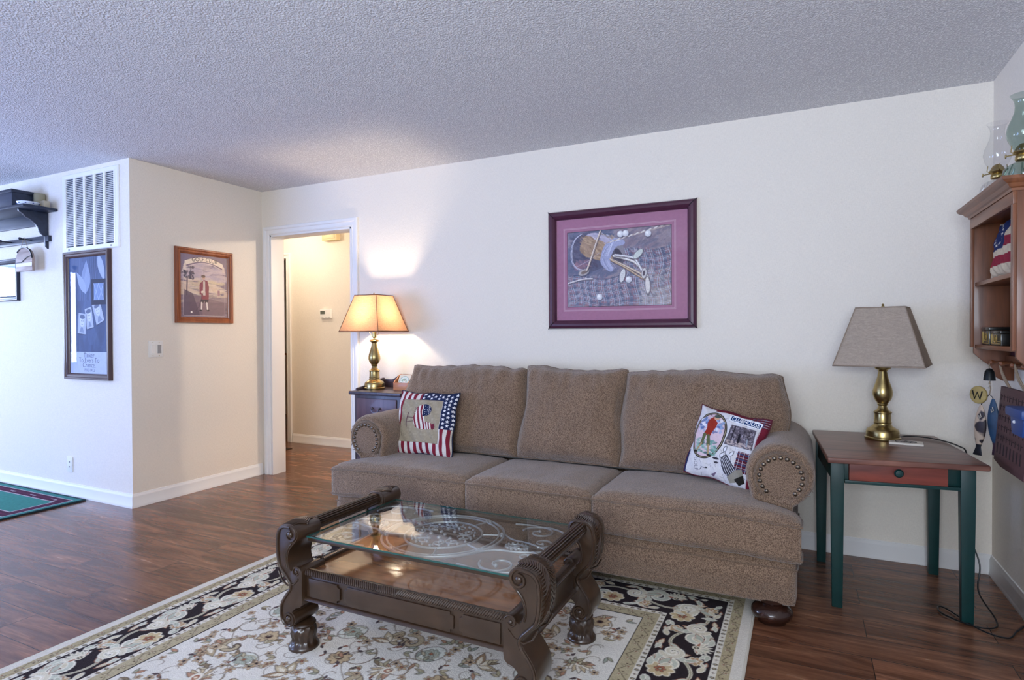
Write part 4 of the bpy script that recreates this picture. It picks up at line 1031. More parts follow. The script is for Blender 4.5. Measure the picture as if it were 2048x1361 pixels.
for i in range(26):
    x, y = .214+.045*rng.random(), .246+.06*rng.random(); cv.ell(x, y, .0018, .0018, '#e6e6ea')
for k in range(5): cv.leaf(.276, .178, .026, .012, -1.1+k*.5, '#6b2636')
cv.line([(.150, .225), (.106, .228)], .004, '#5a3b44'); cv.line([(.148, .205), (.106, .196)], .004, '#5a3b44'); cv.line([(.101, .255), (.103, .168)], .006, '#5a3b44')
for k in range(4): cv.line([(.158, .285-.012*k), (.146, .290-.012*k)], .003, '#5a3b44')
cv.line([(.073, .11), (.073, .145)], .003, '#5b5146'); cv.mottle(.08, 3, 12)
M_MARF = mat('maroon_cord', '#5a1f2c', .9, bump=.001, bscale=300)
pillow('throw_pillow', 'square flag-patterned pillow with striped bird at the left end of the sofa', cv, (2.165, -.705, .668), (math.radians(-16), 0, math.radians(2)), .205, .190, .060, mat('navy_backing', '#1b2038', .9), 1.)
# clubhouse pillow
cv = Canvas(.4, .4, 950, '#cdcbd0')
for i in range(150):
    x, y = rng.random()*.4, rng.random()*.4
    cv.line([(x, y), (x+rng.uniform(-.02, .02), y+rng.uniform(-.02, .02))], .0016, rng.choice(['#7c7c86', '#9a9aa4', '#6d6d7c']))
cv.rect(.365, .4, 0, .4, '#6d2030'); cv.rect(.10, .4, .385, .4, '#6d2030')
cv.line([(.365, .0), (.368, .4)], .003, '#b79aa2')
cv.rect(.29, .365, .08, .19, '#5b2230')
for k in range(4): cv.line([(.29, .095+k*.027), (.365, .095+k*.027)], .006, '#33466c'); cv.line([(.29, .105+k*.027), (.365, .105+k*.027)], .0016, '#c4c0cc')
for k in range(3): cv.line([(.303+k*.024, .08), (.303+k*.024, .19)], .002, '#c4c0cc')
cv.rect(.31, .40, .345, .40, '#5b2230')
for k in range(4): cv.line([(.315+.02*k, .345), (.315+.02*k, .40)], .003, '#31426a'); cv.line([(.31, .352+.013*k), (.40, .352+.013*k)], .0015, '#c4c0cc')
# oval with swinging golfer
cv.ell(.105, .235, .098, .140, '#2f2a26', -.10); cv.ell(.105, .235, .092, .134, '#a89c84', -.10); cv.ell(.105, .235, .089, .131, '#2f2a26', -.10); cv.ell(.105, .235, .084, .126, '#cdb7c2', -.10)
for i in range(60):
    y = .25+rng.random()*.08; x = .105+rng.uniform(-1, 1)*.065; cv.ell(x, y, .011, .008, rng.choice(['#4f6fa6', '#3c5a94', '#8ea3c6', '#d9dce6']), rng.random()*3, .75)
for i in range(60):
    y = .13+rng.random()*.075; x = .108+rng.uniform(-1, 1)*.06; cv.ell(x, y, .014, .006, rng.choice(['#6f9a92', '#4d7a74', '#8fb3a8', '#39615e']), rng.uniform(-.6, .6), .7)
cv.poly([(.090, .325), (.120, .330), (.140, .31), (.135, .285), (.125, .255), (.115, .225), (.075, .235), (.085, .27), (.082, .295)], '#8f2f24')
cv.poly([(.088, .325), (.105, .345), (.118, .340), (.112, .318)], '#8f2f24'); cv.ell(.125, .340, .015, .014, '#c49a80'); cv.ell(.125, .350, .019, .010, '#4c5550')
cv.line([(.100, .345), (.075, .355), (.060, .33)], .003, '#3c3430')
cv.line([(.082, .23), (.076, .18)], .020, '#5d6144'); cv.line([(.105, .228), (.120, .18)], .020, '#5d6144'); cv.line([(.074, .178), (.062, .135)], .010, '#a28b6a'); cv.line([(.121, .178), (.134, .13)], .010, '#a28b6a'); cv.ell(.055, .128, .014, .005, '#2a2220'); cv.ell(.14, .124, .014, .005, '#2a2220')
# banner
ca = -.06
cv.poly([(.195, .345), (.365, .333), (.372, .366), (.345, .375), (.20, .385), (.19, .37)], '#dfe3ec'); cv.poly([(.200, .350), (.360, .338), (.365, .364), (.20, .379)], '#24406e')
cv.text('CLUBHOUSE', .281, .3585, .038, '#f4f6fa', -.075, maxw=.152)
# dark engraved scene
cv.poly([(.215, .325), (.352, .325), (.36, .21), (.205, .205)], '#5c5560')
for i in range(220): cv.ell(.215+rng.random()*.135, .212+rng.random()*.11, .006, .003, rng.choice(['#857b82', '#3a343e', '#a29aa6', '#6f6670', '#2b2730']), rng.random()*3, .7)
for i in range(60): cv.ell(.21+rng.random()*.14, .212+rng.random()*.022, .006, .003, '#b9a9a6', 0, .7)
cv.line([(.235, .235), (.24, .32)], .006, '#2b2730'); cv.line([(.275, .235), (.275, .27)], .012, '#26222a'); cv.ell(.275, .278, .005, .006, '#26222a'); cv.line([(.325, .225), (.322, .26)], .009, '#8b93a0'); cv.line([(.322, .26), (.335, .28)], .003, '#2b2730')
cv.line([(.215, .325), (.352, .325), (.36, .21), (.205, .205), (.215, .325)], .002, '#cfd0d8')
# golf bag lower right
def pc_(a, b, wd, c): cv.line([a, b], wd, c)
cv.poly([(.20, .135), (.235, .155), (.315, .075), (.28, .030), (.24, .055)], '#3a3842')
for k in range(5): pc_((.208+.006*k, .128+.004*k), (.262+.010*k, .045+.008*k), .003, '#c9c9d2')
cv.poly([(.262, .035), (.30, .085), (.33, .10), (.345, .07), (.31, .02), (.28, .01)], '#8f8a80'); cv.poly([(.30, .035), (.345, .07), (.36, .03), (.33, .008)], '#25221f')
for x, y, a_ in ((.215, .165, 1.3), (.252, .150, 1.1), (.205, .13, 1.2)): cv.leaf(x, y, .036, .018, a_, '#dadbe4', '#3b3b48', .003); pc_((x+.01, y), (x+.02, y-.05), .003, '#4a4a58')
cv.leaf(.16, .118, .045, .014, 0, '#3a3640'); cv.leaf(.175, .095, .03, .012, .1, '#3a3640')
cv.text('GOLF', .075, .060, .030, '#6a6a7c', -1.3); cv.line([(.10, .03), (.115, .05), (.135, .048)], .003, '#3b3b48'); cv.ell(.14, .052, .006, .005, '#2c2c36')
cv.poly([(.17, .02), (.205, .045), (.19, .01)], '#6a5a72'); cv.rect(0, .016, 0, .13, '#2b3357'); cv.mottle(.08, 3, 22)
pillow('throw_pillow', 'square golf tapestry pillow reading CLUBHOUSE leaning at the right end of the sofa', cv, (3.872, -.690, .660), (math.radians(-20), math.radians(9), math.radians(-14)), .168, .172, .055, mat('burgundy_backing', '#571c2b', .9), 2.3)

# ------------------------------------------------------------------ table lamps
def shade_mat(name, c, tr):
    m = bpy.data.materials.new(name); m.use_nodes = True; nt = m.node_tree; nt.nodes.clear(); L = nt.links
    o = nt.nodes.new('ShaderNodeOutputMaterial'); d = nt.nodes.new('ShaderNodeBsdfDiffuse'); tl = nt.nodes.new('ShaderNodeBsdfTranslucent'); mx = nt.nodes.new('ShaderNodeMixShader')
    tc = nt.nodes.new('ShaderNodeTexCoord'); cs = []
    for sc in ((30, 30, 900), (900, 900, 30)):
        mp = nt.nodes.new('ShaderNodeMapping'); mp.inputs['Scale'].default_value = sc; n = nt.nodes.new('ShaderNodeTexNoise'); n.inputs['Scale'].default_value = 1; n.inputs['Detail'].default_value = 3
        L.new(tc.outputs['Object'], mp.inputs[0]); L.new(mp.outputs[0], n.inputs['Vector']); cs.append(n)
    w_ = nt.nodes.new('ShaderNodeTexNoise'); w_.inputs['Scale'].default_value = 26; w_.inputs['Detail'].default_value = 5; w_.inputs['Distortion'].default_value = 2.5
    mp = nt.nodes.new('ShaderNodeMapping'); mp.inputs['Scale'].default_value = (1, 1, 2.2); mp.inputs['Rotation'].default_value = (.4, .5, .3); L.new(tc.outputs['Object'], mp.inputs[0]); L.new(mp.outputs[0], w_.inputs['Vector'])
    a = nt.nodes.new('ShaderNodeMath'); a.operation = 'ADD'; L.new(cs[0].outputs['Fac'], a.inputs[0]); L.new(cs[1].outputs['Fac'], a.inputs[1])
    a2 = nt.nodes.new('ShaderNodeMath'); a2.operation = 'ADD'; L.new(a.outputs[0], a2.inputs[0]); L.new(w_.outputs['Fac'], a2.inputs[1])
    r = nt.nodes.new('ShaderNodeMapRange'); r.inputs['From Min'].default_value = 1.1; r.inputs['From Max'].default_value = 1.9; r.inputs['To Min'].default_value = .72; r.inputs['To Max'].default_value = 1.1
    L.new(a2.outputs[0], r.inputs[0])
    for sh, col in ((d, c), (tl, tr)):
        q = nt.nodes.new('ShaderNodeMix'); q.data_type = 'RGBA'; q.blend_type = 'MULTIPLY'; q.inputs[0].default_value = 1; q.inputs[6].default_value = (*lin(col), 1); L.new(r.outputs[0], q.inputs[7]); L.new(q.outputs[2], sh.inputs[0])
    mx.inputs[0].default_value = .38; L.new(d.outputs[0], mx.inputs[1]); L.new(tl.outputs[0], mx.inputs[2]); L.new(mx.outputs[0], o.inputs[0])
    return m
def table_lamp(label, loc, rz, z_sh, hs, sb, st, smat, trimm, lit):
    t = thing('table_lamp', label, 'lamp', loc, rz)
    prof = [(.076, 0), (.078, .004), (.078, .012), (.072, .016), (.072, .040), (.066, .052), (.056, .058), (.044, .066), (.038, .074), (.037, .080), (.040, .084), (.037, .088), (.036, .128), (.040, .132), (.040, .136), (.026, .146), (.020, .158), (.018, .166), (.022, .170), (.024, .174), (.022, .178),
            (.030, .188), (.038, .202), (.043, .220), (.043, .236), (.039, .256), (.031, .280), (.024, .305), (.020, .326), (.018, .336), (.022, .340), (.024, .344), (.033, .348), (.035, .354), (.030, .360), (.014, .364), (.010, .366)]
    b = MB().lathe(prof, n=48).build('brass_base', M_BRASS, t, angle=40)
    MB().lathe([(.008, .364), (.008, .375), (.017, .382), (.017, .425), (.012, .430)], n=20).build('bulb_socket', M_BRASS, t)
    if lit:
        e = bpy.data.materials.new('lit_bulb'); e.use_nodes = True; eb = e.node_tree.nodes['Principled BSDF']; eb.inputs['Emission Color'].default_value = (1, .82, .6, 1); eb.inputs['Emission Strength'].default_value = 14
        MB().lathe([(.012, .430), (.014, .445), (.024, .465), (.029, .488), (.024, .508), (.012, .518), (.001, .520)], n=20).build('light_bulb', e, t, angle=80)
    else: MB().lathe([(.012, .430), (.014, .445), (.026, .465), (.030, .485), (.024, .505), (.012, .515), (.001, .517)], n=20).build('light_bulb', mat('frosted_bulb', '#e8e6e0', .3), t, angle=80)
    zt = z_sh+hs
    hp_ = [(.018*s, 0, .372) if k == 0 else (s*[.05, .062, .05, .012][k-1], 0, [.43, .50, zt-.045, zt-.012][k-1]) for s in (1, -1) for k in (range(5) if s == 1 else range(4, -1, -1))]
    MB().tube(bezier(hp_, 5), .0018, 6).build('harp', M_BRASS, t)
    MB().lathe([(.003, zt-.014), (.003, zt-.002), (.008, zt+.002), (.009, zt+.006), (.004, zt+.012), (.006, zt+.017), (.001, zt+.022)], n=16).build('finial', M_BRASS, t)
    mb = MB(); 
    def ring(s, z): return [(-s/2, -s/2, z), (s/2, -s/2, z), (s/2, s/2, z), (-s/2, s/2, z)]
    n = 10
    v = []
    for k in range(n+1): q = k/n; s = sb+(st-sb)*(q**.94); v += ring(s, z_sh+hs*q)
    mb.add(v, [(k*4+i, k*4+(i+1) % 4, (k+1)*4+(i+1) % 4, (k+1)*4+i) for k in range(n) for i in range(4)])
    sh = mb.build('lamp_shade', smat, t, angle=20)
    MB().tube(ring(sb, z_sh), .0042, 6, True).tube(ring(st, zt), .0036, 6, True).tube([(sb/2, -sb/2, z_sh), (st/2, -st/2, zt)], .0022, 5).tube([(sb/2, sb/2, z_sh), (st/2, st/2, zt)], .0022, 5).tube([(-sb/2, -sb/2, z_sh), (-st/2, -st/2, zt)], .0022, 5).tube([(-sb/2, sb/2, z_sh), (-st/2, st/2, zt)], .0022, 5).build('shade_trim', trimm, sh)
    MB().tube([(-st/2, 0, zt-.012), (st/2, 0, zt-.012)], .0014, 5).tube([(0, -st/2, zt-.012), (0, st/2, zt-.012)], .0014, 5).build('shade_spider', M_BRASS, sh)
    return t
NSZ, CTZ = .805, .676
table_lamp('lit brass table lamp with glowing tan linen shade on the dark nightstand', (1.38, -.210, NSZ), 0, .422, .262, .352, .195, shade_mat('tan_linen', '#b8957a', '#a98062'), mat('brown_shade_trim', '#6b4a3a', .8), True)
table_lamp('unlit brass table lamp with beige square shade on the corner table', (4.556, -.250, CTZ), math.radians(-13), .368, .280, .372, .205, shade_mat('beige_linen', '#c8b8a8', '#9f9080'), mat('beige_shade_trim', '#8d7c6c', .8), False)

# ------------------------------------------------------------------ nightstand
t = thing('nightstand', 'dark plum-stained nightstand with gallery rail beside the doorway', 'nightstand', (1.528, -.215, 0))
hw = .202
MB().box(-hw, hw, -.150, .195, .06, .779).build('body', M_NAVY, t, bevel=.003)
MB().box(-hw-.025, hw+.025, -.188, .200, .779, NSZ).build('top', M_NAVY, t, bevel=.009, bseg=3)
for s in (-1, 1):
    gp = [(.198, NSZ-.0), (.198, NSZ+.065), (.15, NSZ+.062), (.09, NSZ+.038), (.03, NSZ+.040), (-.06, NSZ+.022), (-.115, NSZ+.016), (-.125, NSZ)]
    MB().prism([tuple(p[:2]) for p in bezier([(*p, 0) for p in gp], 4)], s*(hw+.008)-.007, s*(hw+.008)+.007, 'yz').build('gallery_side', M_NAVY, t, bevel=.002)
MB().prism([tuple(p[:2]) for p in bezier([(-hw, NSZ, 0), (-hw, NSZ+.055, 0), (-.12, NSZ+.060, 0), (-.05, NSZ+.095, 0), (.05, NSZ+.095, 0), (.12, NSZ+.060, 0), (hw, NSZ+.055, 0), (hw, NSZ, 0)], 4)], .182, .196).build('gallery_back', M_NAVY, t, bevel=.002)
for z0, z1 in ((.575, .755), (.36, .55), (.15, .335)):
    d = MB().box(-hw+.022, hw-.032, -.160, -.1503, z0, z1).build('drawer', wood_mat('plum_drawer_front', '#4a3440', '#664a50', .4, 'z', .15), t, bevel=.005)
    zc = (z0+z1)/2+.012; h_ = MB()
    h_.tube(bezier([(-.030, -.160, zc+.010), (-.032, -.176, zc+.006), (-.024, -.182, zc-.012), (0, -.183, zc-.018), (.024, -.182, zc-.012), (.032, -.176, zc+.006), (.030, -.160, zc+.010)], 6), .0032, 7).ball((-.032, -.164, zc+.010), .008, 6).ball((.032, -.164, zc+.010), .008, 6)
    h_.build('handle', mat('pewter', '#77767c', .3, metal=1), d)
for sx in (-1, 1):
    for y in (-.135, .18): MB().box(sx*(hw-.03)-.022, sx*(hw-.03)+.022, y-.015, y+.015, 0, .0598).build('leg', M_NAVY, t, bevel=.003)
# coaster holder
t = thing('coaster_box', 'small orange wooden slanted box of round-printed coasters on the nightstand', 'coaster holder', (1.632, -.185, NSZ), 0)
M_ORB = wood_mat('orange_pine', '#b06a3c', '#cf8a58', .45, 'x')
MB().box(-.058, .058, -.050, -.043, 0, .055).box(-.058, .058, .030, .037, 0, .108).box(-.058, .058, -.043, .030, 0, .006).build('tray', M_ORB, t, bevel=.001)
for s in (-1, 1): MB().prism([(-.050, 0), (.037, 0), (.037, .110), (.028, .110), (-.050, .056)], s*.061-.0035, s*.061+.0035, 'yz').build('side_panel', M_ORB, t, bevel=.001)
cvc = Canvas(.1, .1, 900, '#c9c4b8'); cvc.ell(.05, .05, .042, .042, '#5f8f9a'); cvc.ell(.05, .05, .038, .038, '#bfcfcf')
for i in range(40): cvc.ell(.05+rng.uniform(-.024, .024), .05+rng.uniform(-.024, .024), .006, .005, rng.choice(['#6f9aa0', '#9a8f86', '#dfe4e2', '#88a58e']), 0, .7)
def cfn(U, V): return np.stack([U-.05, -.036+.050*(V/.1)-.002, .014+V*.92], 1)
cvc.mesh('coaster', cfn, attr_mat('coaster_print', .6), t)
MB().add([(-.05, -.036, .013), (.05, -.036, .013), (.05, .014, .106), (-.05, .014, .106), (-.05, -.026, .008), (.05, -.026, .008), (.05, .024, .101), (-.05, .024, .101)], [(0, 1, 2, 3), (4, 5, 6, 7), (0, 1, 5, 4), (1, 2, 6, 5), (2, 3, 7, 6), (3, 0, 4, 7)]).build('coaster_stack', mat('cork', '#b79b78', .8), t, smooth=False)

# ------------------------------------------------------------------ green-legged corner table
t = thing('corner_table', 'wedge-shaped side table with brown top and dark green legs in the right corner', 'side table')
TP = [(4.296, -.845), (4.868, -.760), (4.806, -.030), (4.248, -.070)]
M_TTOP = wood_mat('reddish_brown_top', '#56332a', '#835747', .38, 'x', .2); M_GRN = mat('dark_green_paint', '#083230', .42, var=.12, vscale=12, bump=.0004, bscale=30)
M_RBR = wood_mat('red_brown_drawer', '#612a20', '#8a4234', .45, 'x', .1)
MB().prism(TP, CTZ-.024, CTZ, 'xy').build('top', M_TTOP, t, bevel=.007, bseg=3)
LG = [(4.337, -.715), (4.812, -.655), (4.785, -.115), (4.290, -.165)]
for x, y in LG:
    g = .026; v = []
    for z, k in ((0, .80), (.52, 1), (CTZ-.0243, 1)): v += [(x-g*k, y-g*k, z), (x+g*k, y-g*k, z), (x+g*k, y+g*k, z), (x-g*k, y+g*k, z)]
    f = [(3, 2, 1, 0), (8, 9, 10, 11)]+[(k*4+i, k*4+(i+1) % 4, (k+1)*4+(i+1) % 4, (k+1)*4+i) for k in range(2) for i in range(4)]
    MB().add(v, f).build('leg', M_GRN, t, bevel=.003)
def apron(a, b, z0, z1, off):
    a = Vector((*a, 0)); b = Vector((*b, 0)); d = (b-a).normalized(); n = Vector((d.y, -d.x, 0)); a = a+d*.0265; b = b-d*.0265
    P_ = [a+n*off, b+n*off, b+n*(off-.018), a+n*(off-.018)]
    return MB().prism([(p.x, p.y) for p in P_], z0, z1, 'xy')
apron(LG[1], LG[2], .555, CTZ-.0243, .02).build('apron', M_GRN, t, bevel=.001); apron(LG[2], LG[3], .555, CTZ-.0243, .02).build('apron', M_GRN, t, bevel=.001); apron(LG[3], LG[0], .555, CTZ-.0243, .02).build('apron', M_GRN, t, bevel=.001)
apron(LG[0], LG[1], .548, .562, .022).build('front_rail', M_GRN, t, bevel=.001); apron(LG[0], LG[1], .562, CTZ-.0243, .006).build('front_panel', M_GRN, t, bevel=.001)
a_, b_ = Vector((4.337, -.715, 0)), Vector((4.812, -.655, 0)); d_ = (b_-a_).normalized(); n_ = Vector((d_.y, -d_.x, 0))
p0, p1 = a_+d_*.042, b_-d_*.075
dr = MB().prism([((p0+n_*.03).x, (p0+n_*.03).y), ((p1+n_*.03).x, (p1+n_*.03).y), ((p1+n_*.0065).x, (p1+n_*.0065).y), ((p0+n_*.0065).x, (p0+n_*.0065).y)], .564, .649, 'xy').build('drawer', M_RBR, t, bevel=.003)
kc = (p0+p1)/2+n_*.03
kn = MB().lathe([(.006, 0), (.007, -.008), (.016, -.014), (.018, -.020), (.013, -.027), (.001, -.029)], (0, 0, 0), 20, 'y').build('knob', M_GRN, dr); kn.location = (kc.x, kc.y, .611); kn.rotation_euler = (0, 0, math.atan2(d_.y, d_.x))
t = thing('coaster', 'cream rectangular tile coaster with dark emblem beside the unlit lamp', 'coaster', (4.640, -.345, CTZ), math.radians(-6))
MB().box(-.068, .068, -.048, .048, 0, .009).build('tile', mat('cream_tile', '#d8cfc2', .4), t, bevel=.002)
m_ = mat('tile_ink', '#3a3434', .6)
MB().tube([(.042*math.cos(2*PI*k/28), .026*math.sin(2*PI*k/28), .0092) for k in range(28)], .0018, 5, True).box(-.022, .022, -.002, .002, .009, .0096).tube([(-.02, -.012, .0093), (0, .014, .0093), (.02, -.012, .0093)], .0016, 5).build('emblem', m_, t)
t = thing('power_cord', 'black lamp cord trailing over the corner table and onto the floor', 'cord')
cd = [(4.625, -.225, CTZ+.005), (4.66, -.14, CTZ+.005), (4.73, -.13, CTZ+.005), (4.80, -.20, CTZ+.005), (4.845, -.34, CTZ+.004), (4.862, -.40, CTZ-.02), (4.868, -.42, .50), (4.872, -.43, .30), (4.90, -.45, .18), (4.885, -.50, .08), (4.92, -.60, .012), (4.90, -.68, .006), (4.83, -.70, .006), (4.74, -.63, .006), (4.73, -.56, .006), (4.76, -.56, .006), (4.84, -.72, .006), (4.92, -.76, .006), (4.97, -.68, .006), (5.02, -.60, .006)]
MB().tube(bezier(cd, 8), .0032, 7).build('cable', M_BLACK, t)

# ------------------------------------------------------------------ carved coffee table with a glass top
def coffee_table():
    CX, CY = 2.9475, -1.735
    t = thing('coffee_table', 'carved dark wood coffee table with scroll legs and inset glass top', 'coffee table', (CX, CY, RUG))
    Lw, Ld, TH = CX, .318, .120
    out = [(2.456, .489), (2.481, .488), (2.501, .477), (2.509, .458), (2.504, .437), (2.494, .424), (2.484, .414), (2.470, .398), (2.461, .378), (2.458, .353), (2.463, .330), (2.476, .316), (2.493, .328), (2.510, .334), (2.525, .327), (2.529, .314), (2.528, .250), (2.526, .187), (2.494, .170), (2.478, .152), (2.486, .146), (2.495, .129), (2.490, .110), (2.476, .098), (2.459, .093), (2.436, .098), (2.420, .119), (2.415, .149), (2.421, .181), (2.439, .210), (2.459, .236), (2.466, .254), (2.455, .271), (2.429, .297), (2.412, .325), (2.402, .365), (2.399, .411), (2.402, .448), (2.414, .473), (2.432, .485)]
    out = [(x-CX, z-.008 if z > .3 else z) for x, z in out]
    sm = [tuple(p[:2]) for p in bezier([(*p, 0) for p in out], 3, True)]
    def arc(c, r0, r1, a0, a1, n=22): return [(c[0]+(r0+(r1-r0)*k/n)*math.cos(a0+(a1-a0)*k/n), c[1]+(r0+(r1-r0)*k/n)*math.sin(a0+(a1-a0)*k/n)) for k in range(n+1)]
    V1 = (2.4735-CX, .446); V2 = (2.502-CX, .309); V3 = (2.462-CX, .127)
    def slab_scroll(mb, c, r, y0, y1):      # cylinder of a rolled end
        mb.prism([(c[0]+r*math.cos(2*PI*k/28), c[1]+r*math.sin(2*PI*k/28)) for k in range(28)], y0, y1)
    n = len(sm)
    inset = []
    for i in range(n):
        a = Vector((*sm[i-1], 0)); b = Vector((*sm[(i+1) % n], 0)); d = (b-a).normalized(); nn = Vector((d.y, -d.x, 0)); p = Vector((*sm[i], 0))+nn*.0075; inset.append((p.x, p.y))
    def leg(sx, sy):
        yf, yb = -Ld, -Ld+TH
        L_ = MB().prism(sm, yf, yb).xf(Matrix.Diagonal((sx, sy, 1, 1))).build('leg', M_CARVE, t, bevel=.005, angle=45, bseg=2)
        S = Matrix.Diagonal((sx, sy, 1, 1))
        for yy, dd in ((yf, -1), (yb, 1)):
            m = MB(); y = yy+dd*.0005
            i0, i1 = int(11*3), n   # outer rim
            m.tube([(x, y, z) for x, z in inset[int(30*3):]+inset[:int(1*3)]], .0065, 6)
            m.tube([(x, y, z) for x, z in inset[int(23*3):int(31*3)]], .0055, 6)
            m.tube([(x, y, z) for x, z in inset[int(6*3):int(10.5*3)]], .0036, 6)
            m.tube([(a, y, b) for a, b in arc(V1, .034, .013, PI*.75, PI*.75-2*PI*1.15)], .0062, 6)
            m.tube([(a, y, b) for a, b in arc(V2, .022, .009, PI*.1, PI*.1+2*PI*.9)], .0036, 6)
            m.tube([(a, y, b) for a, b in [(2.412-CX, .30), (2.43-CX, .268), (2.458-CX, .252), (2.49-CX, .262), (2.512-CX, .285)]], .0036, 6)
            m.tube([(a, y, b) for a, b in arc(V3, .030, .012, PI*1.1, PI*1.1+2*PI*1.1)], .0055, 6)
            m.ball((V1[0], y, V1[1]), .0125, 6, sy=.8).ball((V3[0], y, V3[1]), .0115, 6, sy=.8).ball((V2[0], y, V2[1]), .007, 6, sy=.8)
            m.xf(S).build('volute_molding', M_CARVE, L_, angle=60)
        # leaf carving over the crest
        m = MB(); crest = sm[int(36*3):]+sm[:7]; q = sm[int(33*3):int(36*3)]; crest = q+crest; ym = (yf+yb)/2
        for i in range(0, len(crest)-3, 1):
            a = Vector((crest[i][0], 0, crest[i][1])); b = Vector((crest[i+2][0], 0, crest[i+2][1])); c = Vector((crest[i+3][0], 0, crest[i+3][1])); o = Vector((-.452, 0, .38)); 
            up = (a-Vector((2.462-CX, 0, .40))).normalized()*.0022
            for s in (-1, 1): m.tube([b+up*1.6+Vector((0, ym+s*.004, 0)), a+up+Vector((0, ym+s*.030, 0)), a+up*.2+Vector((0, ym+s*.052, 0))], [.0042, .0036, .0018], 5)
        m.tube([Vector((p[0], ym, p[1]))+(Vector((p[0]+.4855, 0, p[1]-.40)).normalized()*.003) for p in crest], .0045, 6)
        m.xf(S).build('leaf_carving', M_CARVE, L_, angle=60)
        # turned acanthus foot
        m = MB(); fx, fy = 2.472-CX+.004, ym; pr = [(.030, .100), (.043, .096), (.046, .090), (.040, .082), (.045, .074), (.048, .062), (.045, .048), (.041, .036), (.044, .022), (.052, .014), (.057, .008), (.057, 0)][::-1]; N = 48
        v = []
        for r, z in pr:
            for k in range(N):
                a = 2*PI*k/N; w_ = (.0034*math.cos(a*12) if .016 < z < .085 else 0)*(1 if z < .07 else -.8); v.append((fx+(r+w_)*math.cos(a), fy+(r+w_)*math.sin(a), z))
        f = [(i*N+k, i*N+(k+1) % N, (i+1)*N+(k+1) % N, (i+1)*N+k) for i in range(len(pr)-1) for k in range(N)]+[tuple(range(N)), tuple((len(pr)-1)*N+k for k in range(N))]
        m.add(v, f).xf(S).build('foot', M_CARVE, L_, angle=50)
        return L_
    for sy in (1, -1):
        for sx in (1, -1): leg(sx, sy)
    x0, x1 = 2.5285-CX, CX-2.5285
    yo = Ld-.022
    # aprons
    def apron(a, b, horizontal):
        m = MB(); g = MB(); p = MB(); 
        if horizontal is not None:
            s = horizontal; y = s*yo
            body = MB().box(a, b, min(y, y-s*.026), max(y, y-s*.026), .205, .298).build('apron', M_CARVE, t, bevel=.002)
            L_ = b-a
            for u0, u1 in ((.02, .20), (.225, .775), (.80, .98)):
                xa, xb = a+L_*u0, a+L_*u1; c = .013; z0, z1 = .220, .288
                pl = [(xa+c, z0), (xb-c, z0), (xb-c, z0+c*.7), (xb, z0+c), (xb, z1-c), (xb-c, z1-c*.7), (xb-c, z1), (xa+c, z1), (xa+c, z1-c*.7), (xa, z1-c), (xa, z0+c), (xa+c, z0+c*.7)]
                if u0 == .02: pl = [(xa, z0), (xb-c, z0), (xb-c, z0+c*.7), (xb, z0+c), (xb, z1-c), (xb-c, z1-c*.7), (xb-c, z1), (xa, z1)]
                if u0 == .80: pl = [(xa+c, z0), (xb, z0), (xb, z1), (xa+c, z1), (xa+c, z1-c*.7), (xa, z1-c), (xa, z0+c), (xa+c, z0+c*.7)]
                MB().prism(pl, y+s*.0004, y+s*.007).build('raised_panel', M_CARVE, body, bevel=.002)
            MB().prism([(y, .202), (y+s*.010, .202), (y+s*.013, .206), (y+s*.010, .211), (y+s*.004, .214), (y, .216)], a, b, 'yz').build('bottom_molding', M_CARVE, body, angle=40)
            g.prism([(y-s*.026, .2982), (y+s*.006, .2982), (y+s*.010, .303), (y+s*.002, .314), (y-s*.018, .316), (y-s*.026, .312)], a, b, 'yz')
            N = 92
            for k in range(N):
                xx = a+(b-a)*(k+.5)/N; d = .006 if xx > 0 else -.006; g.tube([(xx-d, y+s*.0108, .3005), (xx, y+s*.0065, .3095), (xx+d, y-s*.004, .3168)], [.0030, .0042, .0026], 5)
        else: pass
        return g.build('gadroon_molding', M_CARVE, body, angle=60)
    apron(x0+.001, x1-.001, -1); apron(x0+.001, x1-.001, 1)
    ya, yb = -Ld+TH+.0006, Ld-TH-.0006
    for s in (-1, 1):
        x = s*.462
        body = MB().box(min(x, x-s*.026), max(x, x-s*.026), ya, yb, .205, .298).build('apron', M_CARVE, t, bevel=.002)
        MB().prism([(x, .202), (x+s*.010, .202), (x+s*.013, .206), (x+s*.010, .211), (x+s*.004, .214), (x, .216)], ya, yb, 'xz').build('bottom_molding', M_CARVE, body, angle=40)
        g = MB().prism([(x-s*.026, .2982), (x+s*.006, .2982), (x+s*.010, .303), (x+s*.002, .314), (x-s*.018, .316), (x-s*.026, .312)], ya, yb, 'xz')
        for k in range(40):
            yy = ya+(yb-ya)*(k+.5)/40; d = .006 if yy > 0 else -.006; g.tube([(x+s*.0108, yy-d, .3005), (x+s*.0065, yy, .3095), (x-s*.004, yy+d, .3168)], [.0030, .0042, .0026], 5)
        g.build('gadroon_molding', M_CARVE, body, angle=60)
    MB().box(-.4355, .4355, -yo+.0265, yo-.0265, .285, .303).build('tray_board', M_TRAY, t, bevel=.001)
    # fluted rods between the volutes
    for s in (-1, 1):
        N = 108; v = []; ys = [ya, ya+.006, ya+.012]+[ya+.012+(yb-ya-.024)*k/6 for k in range(1, 7)]+[yb-.006, yb]; f = []
        for yy in ys:
            for k in range(N):
                a = 2*PI*k/N; r = .0268-.0055*max(0, math.cos(a*18/1))**.7 if ya+.007 < yy < yb-.007 else .027
                v.append((s*.489*1.0+r*math.cos(a), yy, .449+r*math.sin(a)))
        for i in range(len(ys)-1):
            for k in range(N): f.append((i*N+k, i*N+(k+1) % N, (i+1)*N+(k+1) % N, (i+1)*N+k))
        MB().add(v, f).build('fluted_rod', M_CARVE, t, angle=30)
    # glass, bars and the metal scrollwork under it
    gz = .434
